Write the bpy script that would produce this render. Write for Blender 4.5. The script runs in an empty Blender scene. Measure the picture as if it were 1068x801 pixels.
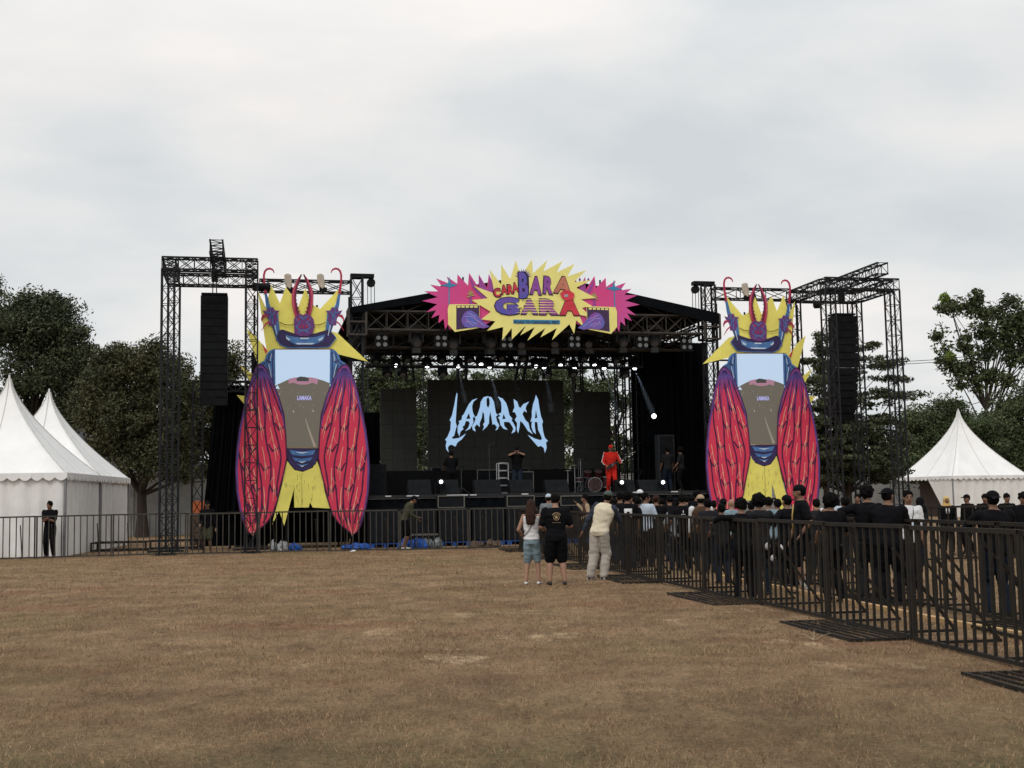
import bpy, math, random
import numpy as np
from mathutils import Vector, Matrix
from mathutils.geometry import tessellate_polygon
random.seed(7)
RNG = np.random.default_rng(11)
sc = bpy.context.scene
C = sc.collection
R = math.radians
# ------------------------------------------------------------------ camera
F, CX, CY, EYE = 1260.0, 534.0, 400.5, 1.6
PITCH = math.atan(118.5 / F)
ROLL = R(-0.95)
cam = bpy.data.objects.new('camera', bpy.data.cameras.new('camera'))
C.objects.link(cam)
RM = Matrix.Rotation(R(90) + PITCH, 3, 'X') @ Matrix.Rotation(ROLL, 3, 'Z')
cam.location = (0, 0, EYE)
cam.rotation_euler = RM.to_euler()
cam.data.sensor_width = 36.0
cam.data.lens = F / 1068 * 36.0
cam.data.clip_start = 0.1
cam.data.clip_end = 3000
sc.camera = cam
# ------------------------------------------------------------------ world (overcast) and soft sun
sc.view_settings.view_transform = 'Standard'
sc.view_settings.look = 'None'
sc.view_settings.exposure = 0.0
sc.view_settings.gamma = 1.0
SUN_EL, SUN_AZ = R(52), R(205)
w = bpy.data.worlds.new('World'); sc.world = w; w.use_nodes = True
nt = w.node_tree; nt.nodes.clear()
N = nt.nodes.new; L = nt.links.new
out = N('ShaderNodeOutputWorld'); bg = N('ShaderNodeBackground'); bg.inputs[1].default_value = 0.1
L(bg.outputs[0], out.inputs[0])
sky = N('ShaderNodeTexSky'); sky.sky_type = 'NISHITA'; sky.sun_disc = False
sky.sun_elevation = SUN_EL; sky.sun_rotation = SUN_AZ
tc = N('ShaderNodeTexCoord')
sep = N('ShaderNodeSeparateXYZ'); L(tc.outputs['Generated'], sep.inputs[0])
# cloud sheet coordinates: direction projected on a plane overhead
mx = N('ShaderNodeMath'); mx.operation = 'ADD'; mx.inputs[1].default_value = 0.28; L(sep.outputs[2], mx.inputs[0])
dx = N('ShaderNodeMath'); dx.operation = 'DIVIDE'; L(sep.outputs[0], dx.inputs[0]); L(mx.outputs[0], dx.inputs[1])
dy = N('ShaderNodeMath'); dy.operation = 'DIVIDE'; L(sep.outputs[1], dy.inputs[0]); L(mx.outputs[0], dy.inputs[1])
cmb = N('ShaderNodeCombineXYZ'); L(dx.outputs[0], cmb.inputs[0]); L(dy.outputs[0], cmb.inputs[1])
mp = N('ShaderNodeMapping'); mp.inputs['Rotation'].default_value = (0, 0, R(-22)); mp.inputs['Scale'].default_value = (1.0, 1.35, 1); mp.inputs['Location'].default_value = (3.1, 1.7, 0)
L(cmb.outputs[0], mp.inputs[0])
n1 = N('ShaderNodeTexNoise'); n1.inputs['Scale'].default_value = 1.5; n1.inputs['Detail'].default_value = 8; n1.inputs['Roughness'].default_value = 0.52; n1.inputs['Distortion'].default_value = 0.15
L(mp.outputs[0], n1.inputs[0])
cr = N('ShaderNodeValToRGB')
cr.color_ramp.elements[0].position = 0.36; cr.color_ramp.elements[0].color = (0.655, 0.695, 0.715, 1)
cr.color_ramp.elements[1].position = 0.68; cr.color_ramp.elements[1].color = (0.93, 0.895, 0.865, 1)
e = cr.color_ramp.elements.new(0.52); e.color = (0.79, 0.80, 0.80, 1)
L(n1.outputs[0], cr.inputs[0])
# an overcast sky is brighter towards the zenith
zr = N('ShaderNodeMapRange'); zr.inputs[1].default_value = 0.32; zr.inputs[2].default_value = 1.0; zr.inputs[3].default_value = 10.0; zr.inputs[4].default_value = 17.0
L(sep.outputs[2], zr.inputs[0])
vm = N('ShaderNodeVectorMath'); vm.operation = 'SCALE'; L(cr.outputs[0], vm.inputs[0]); L(zr.outputs[0], vm.inputs['Scale'])
mixs = N('ShaderNodeMix'); mixs.data_type = 'RGBA'; mixs.inputs[0].default_value = 0.96
L(sky.outputs[0], mixs.inputs[6]); L(vm.outputs[0], mixs.inputs[7]); L(mixs.outputs[2], bg.inputs[0])
sl = bpy.data.lights.new('sun', 'SUN'); sl.energy = 1.1; sl.angle = R(18); sl.color = (1.0, 0.95, 0.88)
so = bpy.data.objects.new('sun', sl); C.objects.link(so)
sd = Vector((math.sin(SUN_AZ) * math.cos(SUN_EL), math.cos(SUN_AZ) * math.cos(SUN_EL), math.sin(SUN_EL)))
so.rotation_euler = sd.to_track_quat('Z', 'Y').to_euler()
so.location = (0, -20, 40)

# ------------------------------------------------------------------ projection helpers
def ray(px, py):
    return RM @ Vector(((px - CX) / F, -(py - CY) / F, -1))
def PY(px, py, Y):
    d = ray(px, py); return Vector((0, 0, EYE)) + d * (Y / d.y)
def G(px, py, z=0.0):
    d = ray(px, py); return Vector((0, 0, EYE)) + d * ((z - EYE) / d.z)
def HZ(px):
    return 519.0 - (px - 534) * math.tan(R(0.95))
TH = R(12)
SC = Vector((0.93, 43.0, 0))
SU = Vector((math.cos(TH), math.sin(TH), 0)); SV = Vector((-math.sin(TH), math.cos(TH), 0)); Z = Vector((0, 0, 1))
def S(u, v, z=0.0):
    return SC + SU * u + SV * v + Z * z
def SP(px, py, v):
    d = ray(px, py); o = Vector((0, 0, EYE))
    t = (v - (o - SC).dot(SV)) / d.dot(SV)
    return o + d * t
def UZ(px, py, v):
    p = SP(px, py, v); return ((p - SC).dot(SU), p.z)

# ------------------------------------------------------------------ object helpers
W = {}
def tag(o, label=None, cat=None, group=None, kind=None):
    if label: o['label'] = label
    if cat: o['category'] = cat
    if group: o['group'] = group
    if kind: o['kind'] = kind
    return o
def thing(name, label, cat, loc=(0, 0, 0), rz=0.0, group=None):
    o = bpy.data.objects.new(name, None); C.objects.link(o)
    o.empty_display_size = 0.3
    o.location = loc; o.rotation_euler = (0, 0, rz)
    W[o.name] = Matrix.Translation(Vector(loc)) @ Matrix.Rotation(rz, 4, 'Z')
    return tag(o, label, cat, group)
def dup(o, loc=None, rz=None, label=None, group=None):
    def rec(s, par):
        c = s.copy(); C.objects.link(c); c.parent = par
        for ch in s.children: rec(ch, c)
        return c
    c = rec(o, None)
    if loc is not None: c.location = loc
    if rz is not None: c.rotation_euler = (0, 0, rz)
    if label: c['label'] = label
    if group: c['group'] = group
    return c

def np_mesh(name, verts, faces, mat, smooth=False):
    me = bpy.data.meshes.new(name)
    nv = len(verts); nf, k = faces.shape
    me.vertices.add(nv); me.vertices.foreach_set('co', np.asarray(verts, dtype=np.float32).ravel())
    me.loops.add(nf * k); me.loops.foreach_set('vertex_index', faces.astype(np.int32).ravel())
    me.polygons.add(nf); me.polygons.foreach_set('loop_start', np.arange(0, nf * k, k, dtype=np.int32))
    me.update(calc_edges=True)
    if mat: me.materials.append(mat)
    if smooth: me.shade_smooth()
    return me

class MB:
    def __init__(s): s.v = []; s.f = []
    def add(s, vs, fs):
        b = len(s.v); s.v += [Vector(x) for x in vs]; s.f += [tuple(i + b for i in f) for f in fs]; return s
    def box(s, c, d, M=None):
        c = Vector(c); vs = []
        for x in (-.5, .5):
            for y in (-.5, .5):
                for z in (-.5, .5):
                    p = Vector((x * d[0], y * d[1], z * d[2]))
                    vs.append(c + (M @ p if M else p))
        return s.add(vs, [(0, 1, 3, 2), (4, 6, 7, 5), (0, 4, 5, 1), (2, 3, 7, 6), (0, 2, 6, 4), (1, 5, 7, 3)])
    def bar(s, p0, p1, wd, h=None, up=Z):
        p0, p1 = Vector(p0), Vector(p1); h = h or wd
        y = (p1 - p0); ln = y.length
        if ln < 1e-6: return s
        y.normalize(); x = y.cross(up)
        if x.length < 1e-4: x = y.cross(Vector((0, 1, 0)))
        x.normalize(); z = x.cross(y)
        M = Matrix((x, y, z)).transposed()
        return s.box((p0 + p1) / 2, (wd, ln, h), M)
    def rod(s, p0, p1, r, n=5, r2=None):
        return s.tube([p0, p1], [r, r if r2 is None else r2], n)
    def tube(s, pts, rads, n=8, caps=True):
        pts = [Vector(p) for p in pts]
        b = len(s.v); k = len(pts)
        ref = Vector((0, 0, 1)); px = None
        for i, p in enumerate(pts):
            t = (pts[min(i + 1, k - 1)] - pts[max(i - 1, 0)])
            if t.length < 1e-9: t = Vector((0, 0, 1))
            t.normalize()
            if px is None:
                px = t.cross(ref)
                if px.length < 1e-3: px = t.cross(Vector((1, 0, 0)))
            px = (px - t * px.dot(t)); px.normalize(); py = t.cross(px)
            r = rads[i] if isinstance(rads, (list, tuple)) else rads
            for j in range(n):
                a = 2 * math.pi * j / n
                s.v.append(p + px * (r * math.cos(a)) + py * (r * math.sin(a)))
        for i in range(k - 1):
            for j in range(n):
                j2 = (j + 1) % n
                s.f.append((b + i * n + j, b + i * n + j2, b + (i + 1) * n + j2, b + (i + 1) * n + j))
        if caps:
            s.f.append(tuple(b + j for j in range(n))[::-1]); s.f.append(tuple(b + (k - 1) * n + j for j in range(n)))
        return s
    def loft(s, rings, n=14, caps=True):
        # rings: (centre, axis x, axis y, rx, ry)
        b = len(s.v); k = len(rings)
        for c, ax, ay, rx, ry in rings:
            for j in range(n):
                a = 2 * math.pi * j / n
                s.v.append(Vector(c) + ax * (rx * math.cos(a)) + ay * (ry * math.sin(a)))
        for i in range(k - 1):
            for j in range(n):
                j2 = (j + 1) % n
                s.f.append((b + i * n + j, b + i * n + j2, b + (i + 1) * n + j2, b + (i + 1) * n + j))
        if caps:
            s.f.append(tuple(b + j for j in range(n))[::-1]); s.f.append(tuple(b + (k - 1) * n + j for j in range(n)))
        return s
    def ell(s, c, r, M=None, n=12, m=8, jit=0.0, cut=None):
        c = Vector(c); b = len(s.v)
        if not isinstance(r, (tuple, list)): r = (r, r, r)
        for i in range(m + 1):
            th = math.pi * i / m
            for j in range(n):
                a = 2 * math.pi * j / n
                q = 1 + random.uniform(-jit, jit)
                p = Vector((r[0] * math.sin(th) * math.cos(a) * q, r[1] * math.sin(th) * math.sin(a) * q, r[2] * math.cos(th) * q))
                if cut is not None and p.z < cut: p.z = cut
                s.v.append(c + (M @ p if M else p))
        for i in range(m):
            for j in range(n):
                j2 = (j + 1) % n
                s.f.append((b + i * n + j, b + (i + 1) * n + j, b + (i + 1) * n + j2, b + i * n + j2))
        return s
    def poly(s, pts, fr, c0, th):
        # pts: 2-D outline in the frame's plane; fr(a, b, c) -> world; thickness th away from the viewer
        k = len(pts)
        tri = tessellate_polygon([[Vector((p[0], p[1], 0)) for p in pts]])
        b = len(s.v)
        for p in pts: s.v.append(fr(p[0], p[1], c0))
        for p in pts: s.v.append(fr(p[0], p[1], c0 + th))
        for t in tri:
            s.f.append(tuple(b + i for i in t)); s.f.append(tuple(b + k + i for i in t)[::-1])
        for i in range(k):
            j = (i + 1) % k
            s.f.append((b + i, b + j, b + k + j, b + k + i))
        return s
    def stroke(s, pts, wd, fr, c0, th=0.01):
        pts = [Vector((p[0], p[1])) for p in pts]; k = len(pts)
        Ls, Rs = [], []
        for i, p in enumerate(pts):
            t = pts[min(i + 1, k - 1)] - pts[max(i - 1, 0)]
            if t.length < 1e-9: t = Vector((1, 0))
            t.normalize(); nn = Vector((-t.y, t.x))
            ww = (wd[i] if isinstance(wd, (list, tuple)) else wd) / 2
            Ls.append(p + nn * ww); Rs.append(p - nn * ww)
        b = len(s.v)
        for c in (c0, c0 + th):
            for p in Ls: s.v.append(fr(p.x, p.y, c))
            for p in Rs: s.v.append(fr(p.x, p.y, c))
        for i in range(k - 1):
            s.f.append((b + i, b + i + 1, b + k + i + 1, b + k + i))
            s.f.append((b + 2 * k + i, b + 3 * k + i, b + 3 * k + i + 1, b + 2 * k + i + 1))
            s.f.append((b + i, b + 2 * k + i, b + 2 * k + i + 1, b + i + 1))
            s.f.append((b + k + i, b + k + i + 1, b + 3 * k + i + 1, b + 3 * k + i))
        return s
    def truss(s, p0, p1, wd, ht=None, up=Z, cell=0.5, r=0.026, rl=0.013, x=False):
        p0, p1 = Vector(p0), Vector(p1); ht = ht or wd
        ax = p1 - p0; ln = ax.length; ax.normalize()
        sx = ax.cross(up).normalized(); sz = sx.cross(ax).normalized()
        cs = [(-1, -1), (1, -1), (1, 1), (-1, 1)]
        cor = [sx * (a * wd / 2) + sz * (b * ht / 2) for a, b in cs]
        for c in cor: s.bar(p0 + c, p1 + c, 2 * r, 2 * r, up)
        n = max(1, round(ln / cell)); st = ln / n
        for i in range(n + 1):
            q = p0 + ax * (st * i)
            for k in range(4): s.bar(q + cor[k], q + cor[(k + 1) % 4], 1.7 * rl, 1.7 * rl, ax)
            if i < n:
                q2 = p0 + ax * (st * (i + 1))
                for k in range(4):
                    a, b = cor[k], cor[(k + 1) % 4]
                    if x or (i + k) % 2: s.bar(q + a, q2 + b, 1.5 * rl, 1.5 * rl, sx + sz)
                    if x or not (i + k) % 2: s.bar(q + b, q2 + a, 1.4 * rl, 1.6 * rl, sx - sz)
        return s
    def build(s, name, mat, parent=None, smooth=False, zbase=None):
        vs = s.v
        if parent is not None:
            Mi = Matrix.Identity(4); q = parent
            Mi = W[parent.name].inverted() if parent.name in W else Matrix.Identity(4)
            vs = [Mi @ v for v in vs]; loc = None
        else:
            xs = [v.x for v in vs]; ys = [v.y for v in vs]; zs = [v.z for v in vs]
            loc = Vector(((min(xs) + max(xs)) / 2, (min(ys) + max(ys)) / 2, min(zs) if zbase is None else zbase))
            vs = [v - loc for v in vs]
        me = bpy.data.meshes.new(name); me.from_pydata([tuple(v) for v in vs], [], s.f)
        me.validate(); me.materials.append(mat)
        if smooth: me.shade_smooth()
        o = bpy.data.objects.new(name, me); C.objects.link(o)
        if parent is not None:
            o.parent = parent
            if parent.name in W: W[o.name] = W[parent.name]
        else: o.location = loc
        return o

# ------------------------------------------------------------------ materials
MATS = {}
def mat(name, col, rough=0.7, metal=0.0, var=0.12, scale=6.0, bump=0.0, bscale=40.0, col2=None, island=False, spec=0.3):
    if name in MATS: return MATS[name]
    m = bpy.data.materials.new(name); m.use_nodes = True; t = m.node_tree; p = t.nodes['Principled BSDF']
    p.inputs['Roughness'].default_value = rough; p.inputs['Metallic'].default_value = metal
    p.inputs['Specular IOR Level'].default_value = spec
    tcn = t.nodes.new('ShaderNodeTexCoord'); no = t.nodes.new('ShaderNodeTexNoise')
    no.inputs['Scale'].default_value = scale; no.inputs['Detail'].default_value = 5; no.inputs['Roughness'].default_value = 0.65
    t.links.new(tcn.outputs['Object'], no.inputs[0])
    rp = t.nodes.new('ShaderNodeValToRGB')
    c2 = col2 or tuple(min(1, c * (1 + var)) for c in col); c1 = col if col2 else tuple(c * (1 - var) for c in col)
    rp.color_ramp.elements[0].position = 0.32; rp.color_ramp.elements[0].color = (*c1, 1)
    rp.color_ramp.elements[1].position = 0.68; rp.color_ramp.elements[1].color = (*c2, 1)
    t.links.new(no.outputs[0], rp.inputs[0])
    if island:
        g = t.nodes.new('ShaderNodeNewGeometry'); mr = t.nodes.new('ShaderNodeMapRange')
        mr.inputs[3].default_value = 0.55; mr.inputs[4].default_value = 1.5
        t.links.new(g.outputs['Random Per Island'], mr.inputs[0])
        vv = t.nodes.new('ShaderNodeVectorMath'); vv.operation = 'SCALE'
        t.links.new(rp.outputs[0], vv.inputs[0]); t.links.new(mr.outputs[0], vv.inputs['Scale'])
        t.links.new(vv.outputs[0], p.inputs['Base Color'])
    else: t.links.new(rp.outputs[0], p.inputs['Base Color'])
    if bump:
        nb = t.nodes.new('ShaderNodeTexNoise'); nb.inputs['Scale'].default_value = bscale; nb.inputs['Detail'].default_value = 4
        t.links.new(tcn.outputs['Object'], nb.inputs[0])
        bp = t.nodes.new('ShaderNodeBump'); bp.inputs['Strength'].default_value = bump; bp.inputs['Distance'].default_value = 0.02
        t.links.new(nb.outputs[0], bp.inputs['Height']); t.links.new(bp.outputs[0], p.inputs['Normal'])
    MATS[name] = m; return m
def emat(name, col, st):
    if name in MATS: return MATS[name]
    m = bpy.data.materials.new(name); m.use_nodes = True; p = m.node_tree.nodes['Principled BSDF']
    p.inputs['Base Color'].default_value = (0.01, 0.01, 0.01, 1); p.inputs['Roughness'].default_value = 0.5
    p.inputs['Emission Color'].default_value = (*col, 1); p.inputs['Emission Strength'].default_value = st
    MATS[name] = m; return m
M_truss = mat('truss_paint', (0.016, 0.017, 0.020), 0.6, 0.1, 0.3, 8, spec=0.2)
M_rust = mat('barrier_steel', (0.013, 0.0135, 0.013), 0.65, 0.0, 0.3, 2.2, col2=(0.030, 0.023, 0.017), bump=0.3, bscale=50, spec=0.15)
M_rust2 = mat('weathered_grey_steel', (0.034, 0.033, 0.030), 0.65, 0, 0.3, 3, col2=(0.065, 0.058, 0.048), spec=0.2)
M_mast = mat('roof_truss_steel', (0.032, 0.030, 0.028), 0.6, 0.1, 0.3, 7, col2=(0.062, 0.050, 0.040))
M_black = mat('black_paint', (0.008, 0.0085, 0.010), 0.65, 0, 0.25, 9, spec=0.12)
M_grille = mat('speaker_grille', (0.010, 0.011, 0.013), 0.8, 0, 0.35, 5, bump=0.4, bscale=120, spec=0.1)
M_drape = mat('black_drape', (0.005, 0.0058, 0.0075), 0.95, 0, 0.3, 3, spec=0.04)
M_chrome = mat('bare_metal', (0.45, 0.45, 0.46), 0.35, 0.8, 0.15)
M_white = mat('white_cloth', (0.72, 0.70, 0.68), 0.8, 0, 0.06, 3)
# ------------------------------------------------------------------ ground
def ground_mat():
    m = bpy.data.materials.new('dry_grass_field'); m.use_nodes = True; t = m.node_tree; p = t.nodes['Principled BSDF']
    p.inputs['Roughness'].default_value = 0.95; p.inputs['Specular IOR Level'].default_value = 0.1
    g = t.nodes.new('ShaderNodeNewGeometry')
    def noise(s, d=5, r=0.6, sx=1, sy=1):
        mpn = t.nodes.new('ShaderNodeMapping'); mpn.inputs['Scale'].default_value = (sx, sy, 1)
        t.links.new(g.outputs['Position'], mpn.inputs[0])
        n = t.nodes.new('ShaderNodeTexNoise'); n.inputs['Scale'].default_value = s; n.inputs['Detail'].default_value = d; n.inputs['Roughness'].default_value = r
        t.links.new(mpn.outputs[0], n.inputs[0]); return n.outputs[0]
    def ramp(src, a, b):
        r = t.nodes.new('ShaderNodeMapRange'); r.inputs[1].default_value = a; r.inputs[2].default_value = b; t.links.new(src, r.inputs[0]); return r.outputs[0]
    def mix(f, a, b, isf=False):
        x = t.nodes.new('ShaderNodeMix'); x.data_type = 'RGBA'
        t.links.new(f, x.inputs[0])
        for i, c in ((6, a), (7, b)):
            if isinstance(c, tuple): x.inputs[i].default_value = (*c, 1)
            else: t.links.new(c, x.inputs[i])
        return x.outputs[2]
    sepn0 = t.nodes.new('ShaderNodeSeparateXYZ'); t.links.new(g.outputs['Position'], sepn0.inputs[0])
    base = mix(ramp(noise(0.8, 8, .7), 0.38, 0.62), (0.172, 0.110, 0.064), (0.280, 0.188, 0.110))
    base = mix(ramp(noise(0.22, 5), 0.52, 0.72), base, (0.165, 0.125, 0.058))      # greener patches
    base = mix(ramp(noise(0.33, 6, 0.65, 0.6, 1.3), 0.55, 0.72), base, (0.215, 0.108, 0.066))  # reddish
    near = ramp(sepn0.outputs[1], 10.5, 7.0)
    gn = t.nodes.new('ShaderNodeMath'); gn.operation = 'MULTIPLY'; t.links.new(near, gn.inputs[0]); t.links.new(ramp(noise(0.5, 6, .65), 0.36, 0.62), gn.inputs[1])
    base = mix(gn.outputs[0], base, (0.118, 0.098, 0.048))
    mid = ramp(noise(3.0, 9, .75, 1.0, .6), 0.34, 0.66)
    dk_ = t.nodes.new('ShaderNodeVectorMath'); dk_.operation = 'SCALE'; t.links.new(base, dk_.inputs[0]); dk_.inputs['Scale'].default_value = 0.70
    lt_ = t.nodes.new('ShaderNodeVectorMath'); lt_.operation = 'SCALE'; t.links.new(base, lt_.inputs[0]); lt_.inputs['Scale'].default_value = 1.30
    base = mix(mid, dk_.outputs[0], lt_.outputs[0])
    # pale bare patches in a band mid-field
    sepn = t.nodes.new('ShaderNodeSeparateXYZ'); t.links.new(g.outputs['Position'], sepn.inputs[0])
    b1 = ramp(sepn.outputs[1], 9.5, 12.5); b2 = ramp(sepn.outputs[1], 19.5, 15.5); b3 = ramp(sepn.outputs[0], -4.5, -1.0)
    mm = t.nodes.new('ShaderNodeMath'); mm.operation = 'MULTIPLY'; t.links.new(b1, mm.inputs[0]); t.links.new(b2, mm.inputs[1])
    mm2 = t.nodes.new('ShaderNodeMath'); mm2.operation = 'MULTIPLY'; t.links.new(mm.outputs[0], mm2.inputs[0]); t.links.new(b3, mm2.inputs[1])
    pat = ramp(noise(1.1, 10, 0.74, 0.8, 0.5), 0.56, 0.64)
    mm3 = t.nodes.new('ShaderNodeMath'); mm3.operation = 'MULTIPLY'; t.links.new(mm2.outputs[0], mm3.inputs[0]); t.links.new(pat, mm3.inputs[1])
    mmx = t.nodes.new('ShaderNodeMath'); mmx.operation = 'MULTIPLY'; mmx.inputs[1].default_value = 0.8; t.links.new(mm3.outputs[0], mmx.inputs[0])
    base = mix(mmx.outputs[0], base, (0.52, 0.38, 0.24))
    # fine straw speckle
    fine = ramp(noise(20, 9, 0.85), 0.36, 0.66)
    dark = t.nodes.new('ShaderNodeVectorMath'); dark.operation = 'SCALE'; t.links.new(base, dark.inputs[0]); dark.inputs['Scale'].default_value = 0.5
    lite = t.nodes.new('ShaderNodeVectorMath'); lite.operation = 'SCALE'; t.links.new(base, lite.inputs[0]); lite.inputs['Scale'].default_value = 1.45
    col = mix(fine, dark.outputs[0], lite.outputs[0])
    t.links.new(col, p.inputs['Base Color'])
    bp = t.nodes.new('ShaderNodeBump'); bp.inputs['Strength'].default_value = 0.9; bp.inputs['Distance'].default_value = 0.05
    t.links.new(noise(14, 7, 0.75), bp.inputs['Height']); t.links.new(bp.outputs[0], p.inputs['Normal'])
    return m, t, base
M_ground, _, _ = ground_mat()
xs = np.concatenate([[-700, -200, -60], np.arange(-30, 31, 1.0), [60, 200, 700]])
ys = np.concatenate([[-60, -10], np.arange(0, 61, 1.0), [100, 250, 900]])
X, Y = np.meshgrid(xs, ys); Zg = np.zeros_like(X)
# slight real undulation of the far field only where nothing stands
gv = np.stack([X.ravel(), Y.ravel(), Zg.ravel()], 1)
nx, ny = len(xs), len(ys)
i, j = np.meshgrid(np.arange(nx - 1), np.arange(ny - 1)); a = (j * nx + i).ravel()
gf = np.stack([a, a + 1, a + nx + 1, a + nx], 1)
o = bpy.data.objects.new('ground', np_mesh('ground', gv, gf, M_ground)); C.objects.link(o); tag(o, kind='structure')

# short dry grass as real blades (uncountable)
def grass_blades():
    V = []; Fc = []
    def patch(n, y0, y1, h0, h1, wd):
        y = y0 + (y1 - y0) * RNG.random(n) ** 0.8
        x = (RNG.random(n) * 2 - 1) * (y * 0.46 + 0.8)
        keep = np.ones(n, bool)
        # clumpier: drop by a cheap value noise
        f = np.sin(x * 2.1 + np.sin(y * 1.3) * 2) * np.sin(y * 1.7 + np.sin(x * 1.1) * 2) + 0.5 * np.sin(x * 5.3 + y * 2.7) * np.sin(y * 4.1 - x * 3.3)
        keep = RNG.random(n) < (0.65 + 0.35 * f)
        # bare patches
        x, y = x[keep], y[keep]; n = len(x)
        a = RNG.random(n) * np.pi * 2; h = h0 + (h1 - h0) * RNG.random(n) ** 1.6
        ww = wd * (0.6 + 0.8 * RNG.random(n)); b = RNG.random(n) * np.pi * 2; ln = h * (0.3 + 1.1 * RNG.random(n))
        p0 = np.stack([x - np.cos(a) * ww, y - np.sin(a) * ww, np.full(n, -0.003)], 1)
        p1 = np.stack([x + np.cos(a) * ww, y + np.sin(a) * ww, np.full(n, -0.003)], 1)
        p2 = np.stack([x + np.cos(b) * ln, y + np.sin(b) * ln, h], 1)
        return np.stack([p0, p1, p2], 1).reshape(-1, 3)
    V = np.concatenate([patch(150000, 6.6, 13, 0.010, 0.042, 0.0022), patch(120000, 12, 22, 0.014, 0.05, 0.0035), patch(90000, 21, 38, 0.02, 0.06, 0.006)])
    return V, np.arange(len(V)).reshape(-1, 3)
M_blade = mat('dry_grass_blades', (0.180, 0.111, 0.063), 0.9, 0, 0.2, 0.45, col2=(0.360, 0.245, 0.145), island=True, spec=0.1)
gvv, gff = grass_blades()
o = bpy.data.objects.new('dry_grass', np_mesh('dry_grass', gvv, gff, M_blade)); C.objects.link(o)
tag(o, 'short dry brown grass covering the whole field', 'grass', kind='stuff')

# ------------------------------------------------------------------ trees
def leaf_mat(name, c1, c2):
    m = mat(name, c1, 0.65, 0, 0.2, 0.6, col2=c2, island=True, spec=0.25)
    return m
M_leafd = leaf_mat('dark_foliage', (0.026, 0.036, 0.016), (0.075, 0.085, 0.042))
M_leafb = leaf_mat('brownish_foliage', (0.030, 0.037, 0.016), (0.088, 0.085, 0.040))
M_leafg = leaf_mat('green_foliage', (0.034, 0.050, 0.020), (0.088, 0.106, 0.046))
M_leafy = leaf_mat('yellow_green_foliage', (0.10, 0.15, 0.02), (0.17, 0.22, 0.05))
M_bark = mat('bark', (0.035, 0.026, 0.019), 0.9, 0, 0.3, 5, bump=0.6, bscale=12)
def leaves(cl, lsz, flat=1.0):
    """cl: list of (centre, radius(x,y,z), n)"""
    P = []
    for c, r, n in cl:
        d = RNG.normal(size=(n, 3)); d /= np.linalg.norm(d, axis=1, keepdims=True)
        q = d * (RNG.random((n, 1)) ** 0.45) * np.array(r)
        P.append(q + np.array(c))
    P = np.concatenate(P); n = len(P)
    a = RNG.normal(size=(n, 3)); a[:, 2] *= flat; a /= np.linalg.norm(a, axis=1, keepdims=True)
    b = np.cross(a, RNG.normal(size=(n, 3))); b /= np.linalg.norm(b, axis=1, keepdims=True)
    s = lsz * (0.6 + 0.8 * RNG.random((n, 1)))
    v = np.stack([P - a * s, P + b * s * 0.42, P + a * s, P - b * s * 0.42], 1).reshape(-1, 3)
    return v, np.arange(4 * n).reshape(-1, 4)
def tree(name, label, cat, Yd, blobs, base_px, M_l, n_sub, n_leaf, lsz, sub_r=(0.5, 1.0), flatz=0.7, trunk_r=0.22, group=None, depth=0.9, extra=None, hollow=0.0):
    """blobs: crown lobes (px, py, rx_px, ry_px) seen at distance Yd"""
    ppm = F / Yd
    b = PY(base_px, 500, Yd); base = Vector((b.x, Yd, 0))
    root = thing(name, label, cat, base, 0, group)
    tot = sum(k[2] * k[3] for k in blobs); cl = []; tips = []
    for (px, py, rx, ry) in blobs:
        c = PY(px, py, Yd); m = max(2, int(n_sub * rx * ry / tot))
        for _ in range(int(m * 1.7)):
            d = Vector((random.gauss(0, 1), random.gauss(0, 1), random.gauss(0, 1))).normalized() * (random.uniform(hollow, 1) ** 0.5)
            p = c + Vector((d.x * rx / ppm, d.y * rx / ppm * depth, d.z * ry / ppm))
            if p.z < 0.6: p.z = 0.6
            rr = random.uniform(sub_r[0] * .6, sub_r[1] * .95)
            cl.append((tuple(p - base), (rr, rr, rr * flatz), int(n_leaf * 1.35 * random.uniform(0.5, 1.5))))
            tips.append(p)
    v, f = leaves(cl, lsz * .56)
    cr_ = bpy.data.objects.new('crown', np_mesh('crown', v, f, M_l)); C.objects.link(cr_); cr_.parent = root
    tr = MB()
    top = sum((t for t in tips), Vector()) / len(tips)
    zs = sorted(t.z for t in tips); ztop = zs[int(len(zs) * 0.85)]
    n = 8; sp = []
    for k in range(n + 1):
        q = k / n
        sp.append(Vector((base.x + (top.x - base.x) * q ** 1.5 + random.uniform(-.1, .1) * q, base.y + random.uniform(-.1, .1) * q, ztop * q)))
    sp[0] = Vector((base.x, base.y, -0.15))
    tr.tube(sp, [trunk_r * (1.35 if k == 0 else 1 - 0.85 * k / n) for k in range(n + 1)], 8)
    for t in random.sample(tips, min(len(tips), 40)):
        k = max(2, min(n - 1, int(n * (t.z * random.uniform(0.45, 0.85)) / ztop)))
        s0 = sp[k]; mid = (s0 + t) / 2 + Vector((random.uniform(-.3, .3), random.uniform(-.3, .3), random.uniform(-.1, .4)))
        r0 = trunk_r * (1 - 0.85 * k / n) * 0.5
        tr.tube([s0, mid, t], [r0, r0 * 0.6, 0.02], 5)
    tr.build('trunk', M_bark, root)
    return root
tree('broadleaf_tree', 'tall dark broadleaf tree rising behind the white tents at the far left', 'tree', 66,
     [(20, 345, 45, 38), (58, 345, 30, 36), (70, 380, 26, 30), (40, 395, 40, 25), (5, 440, 30, 30), (75, 425, 24, 28), (98, 398, 20, 24), (88, 372, 14, 18), (40, 322, 26, 18)], 24, M_leafd, 300, 130, 0.17, (0.6, 1.15), trunk_r=0.3)
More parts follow.
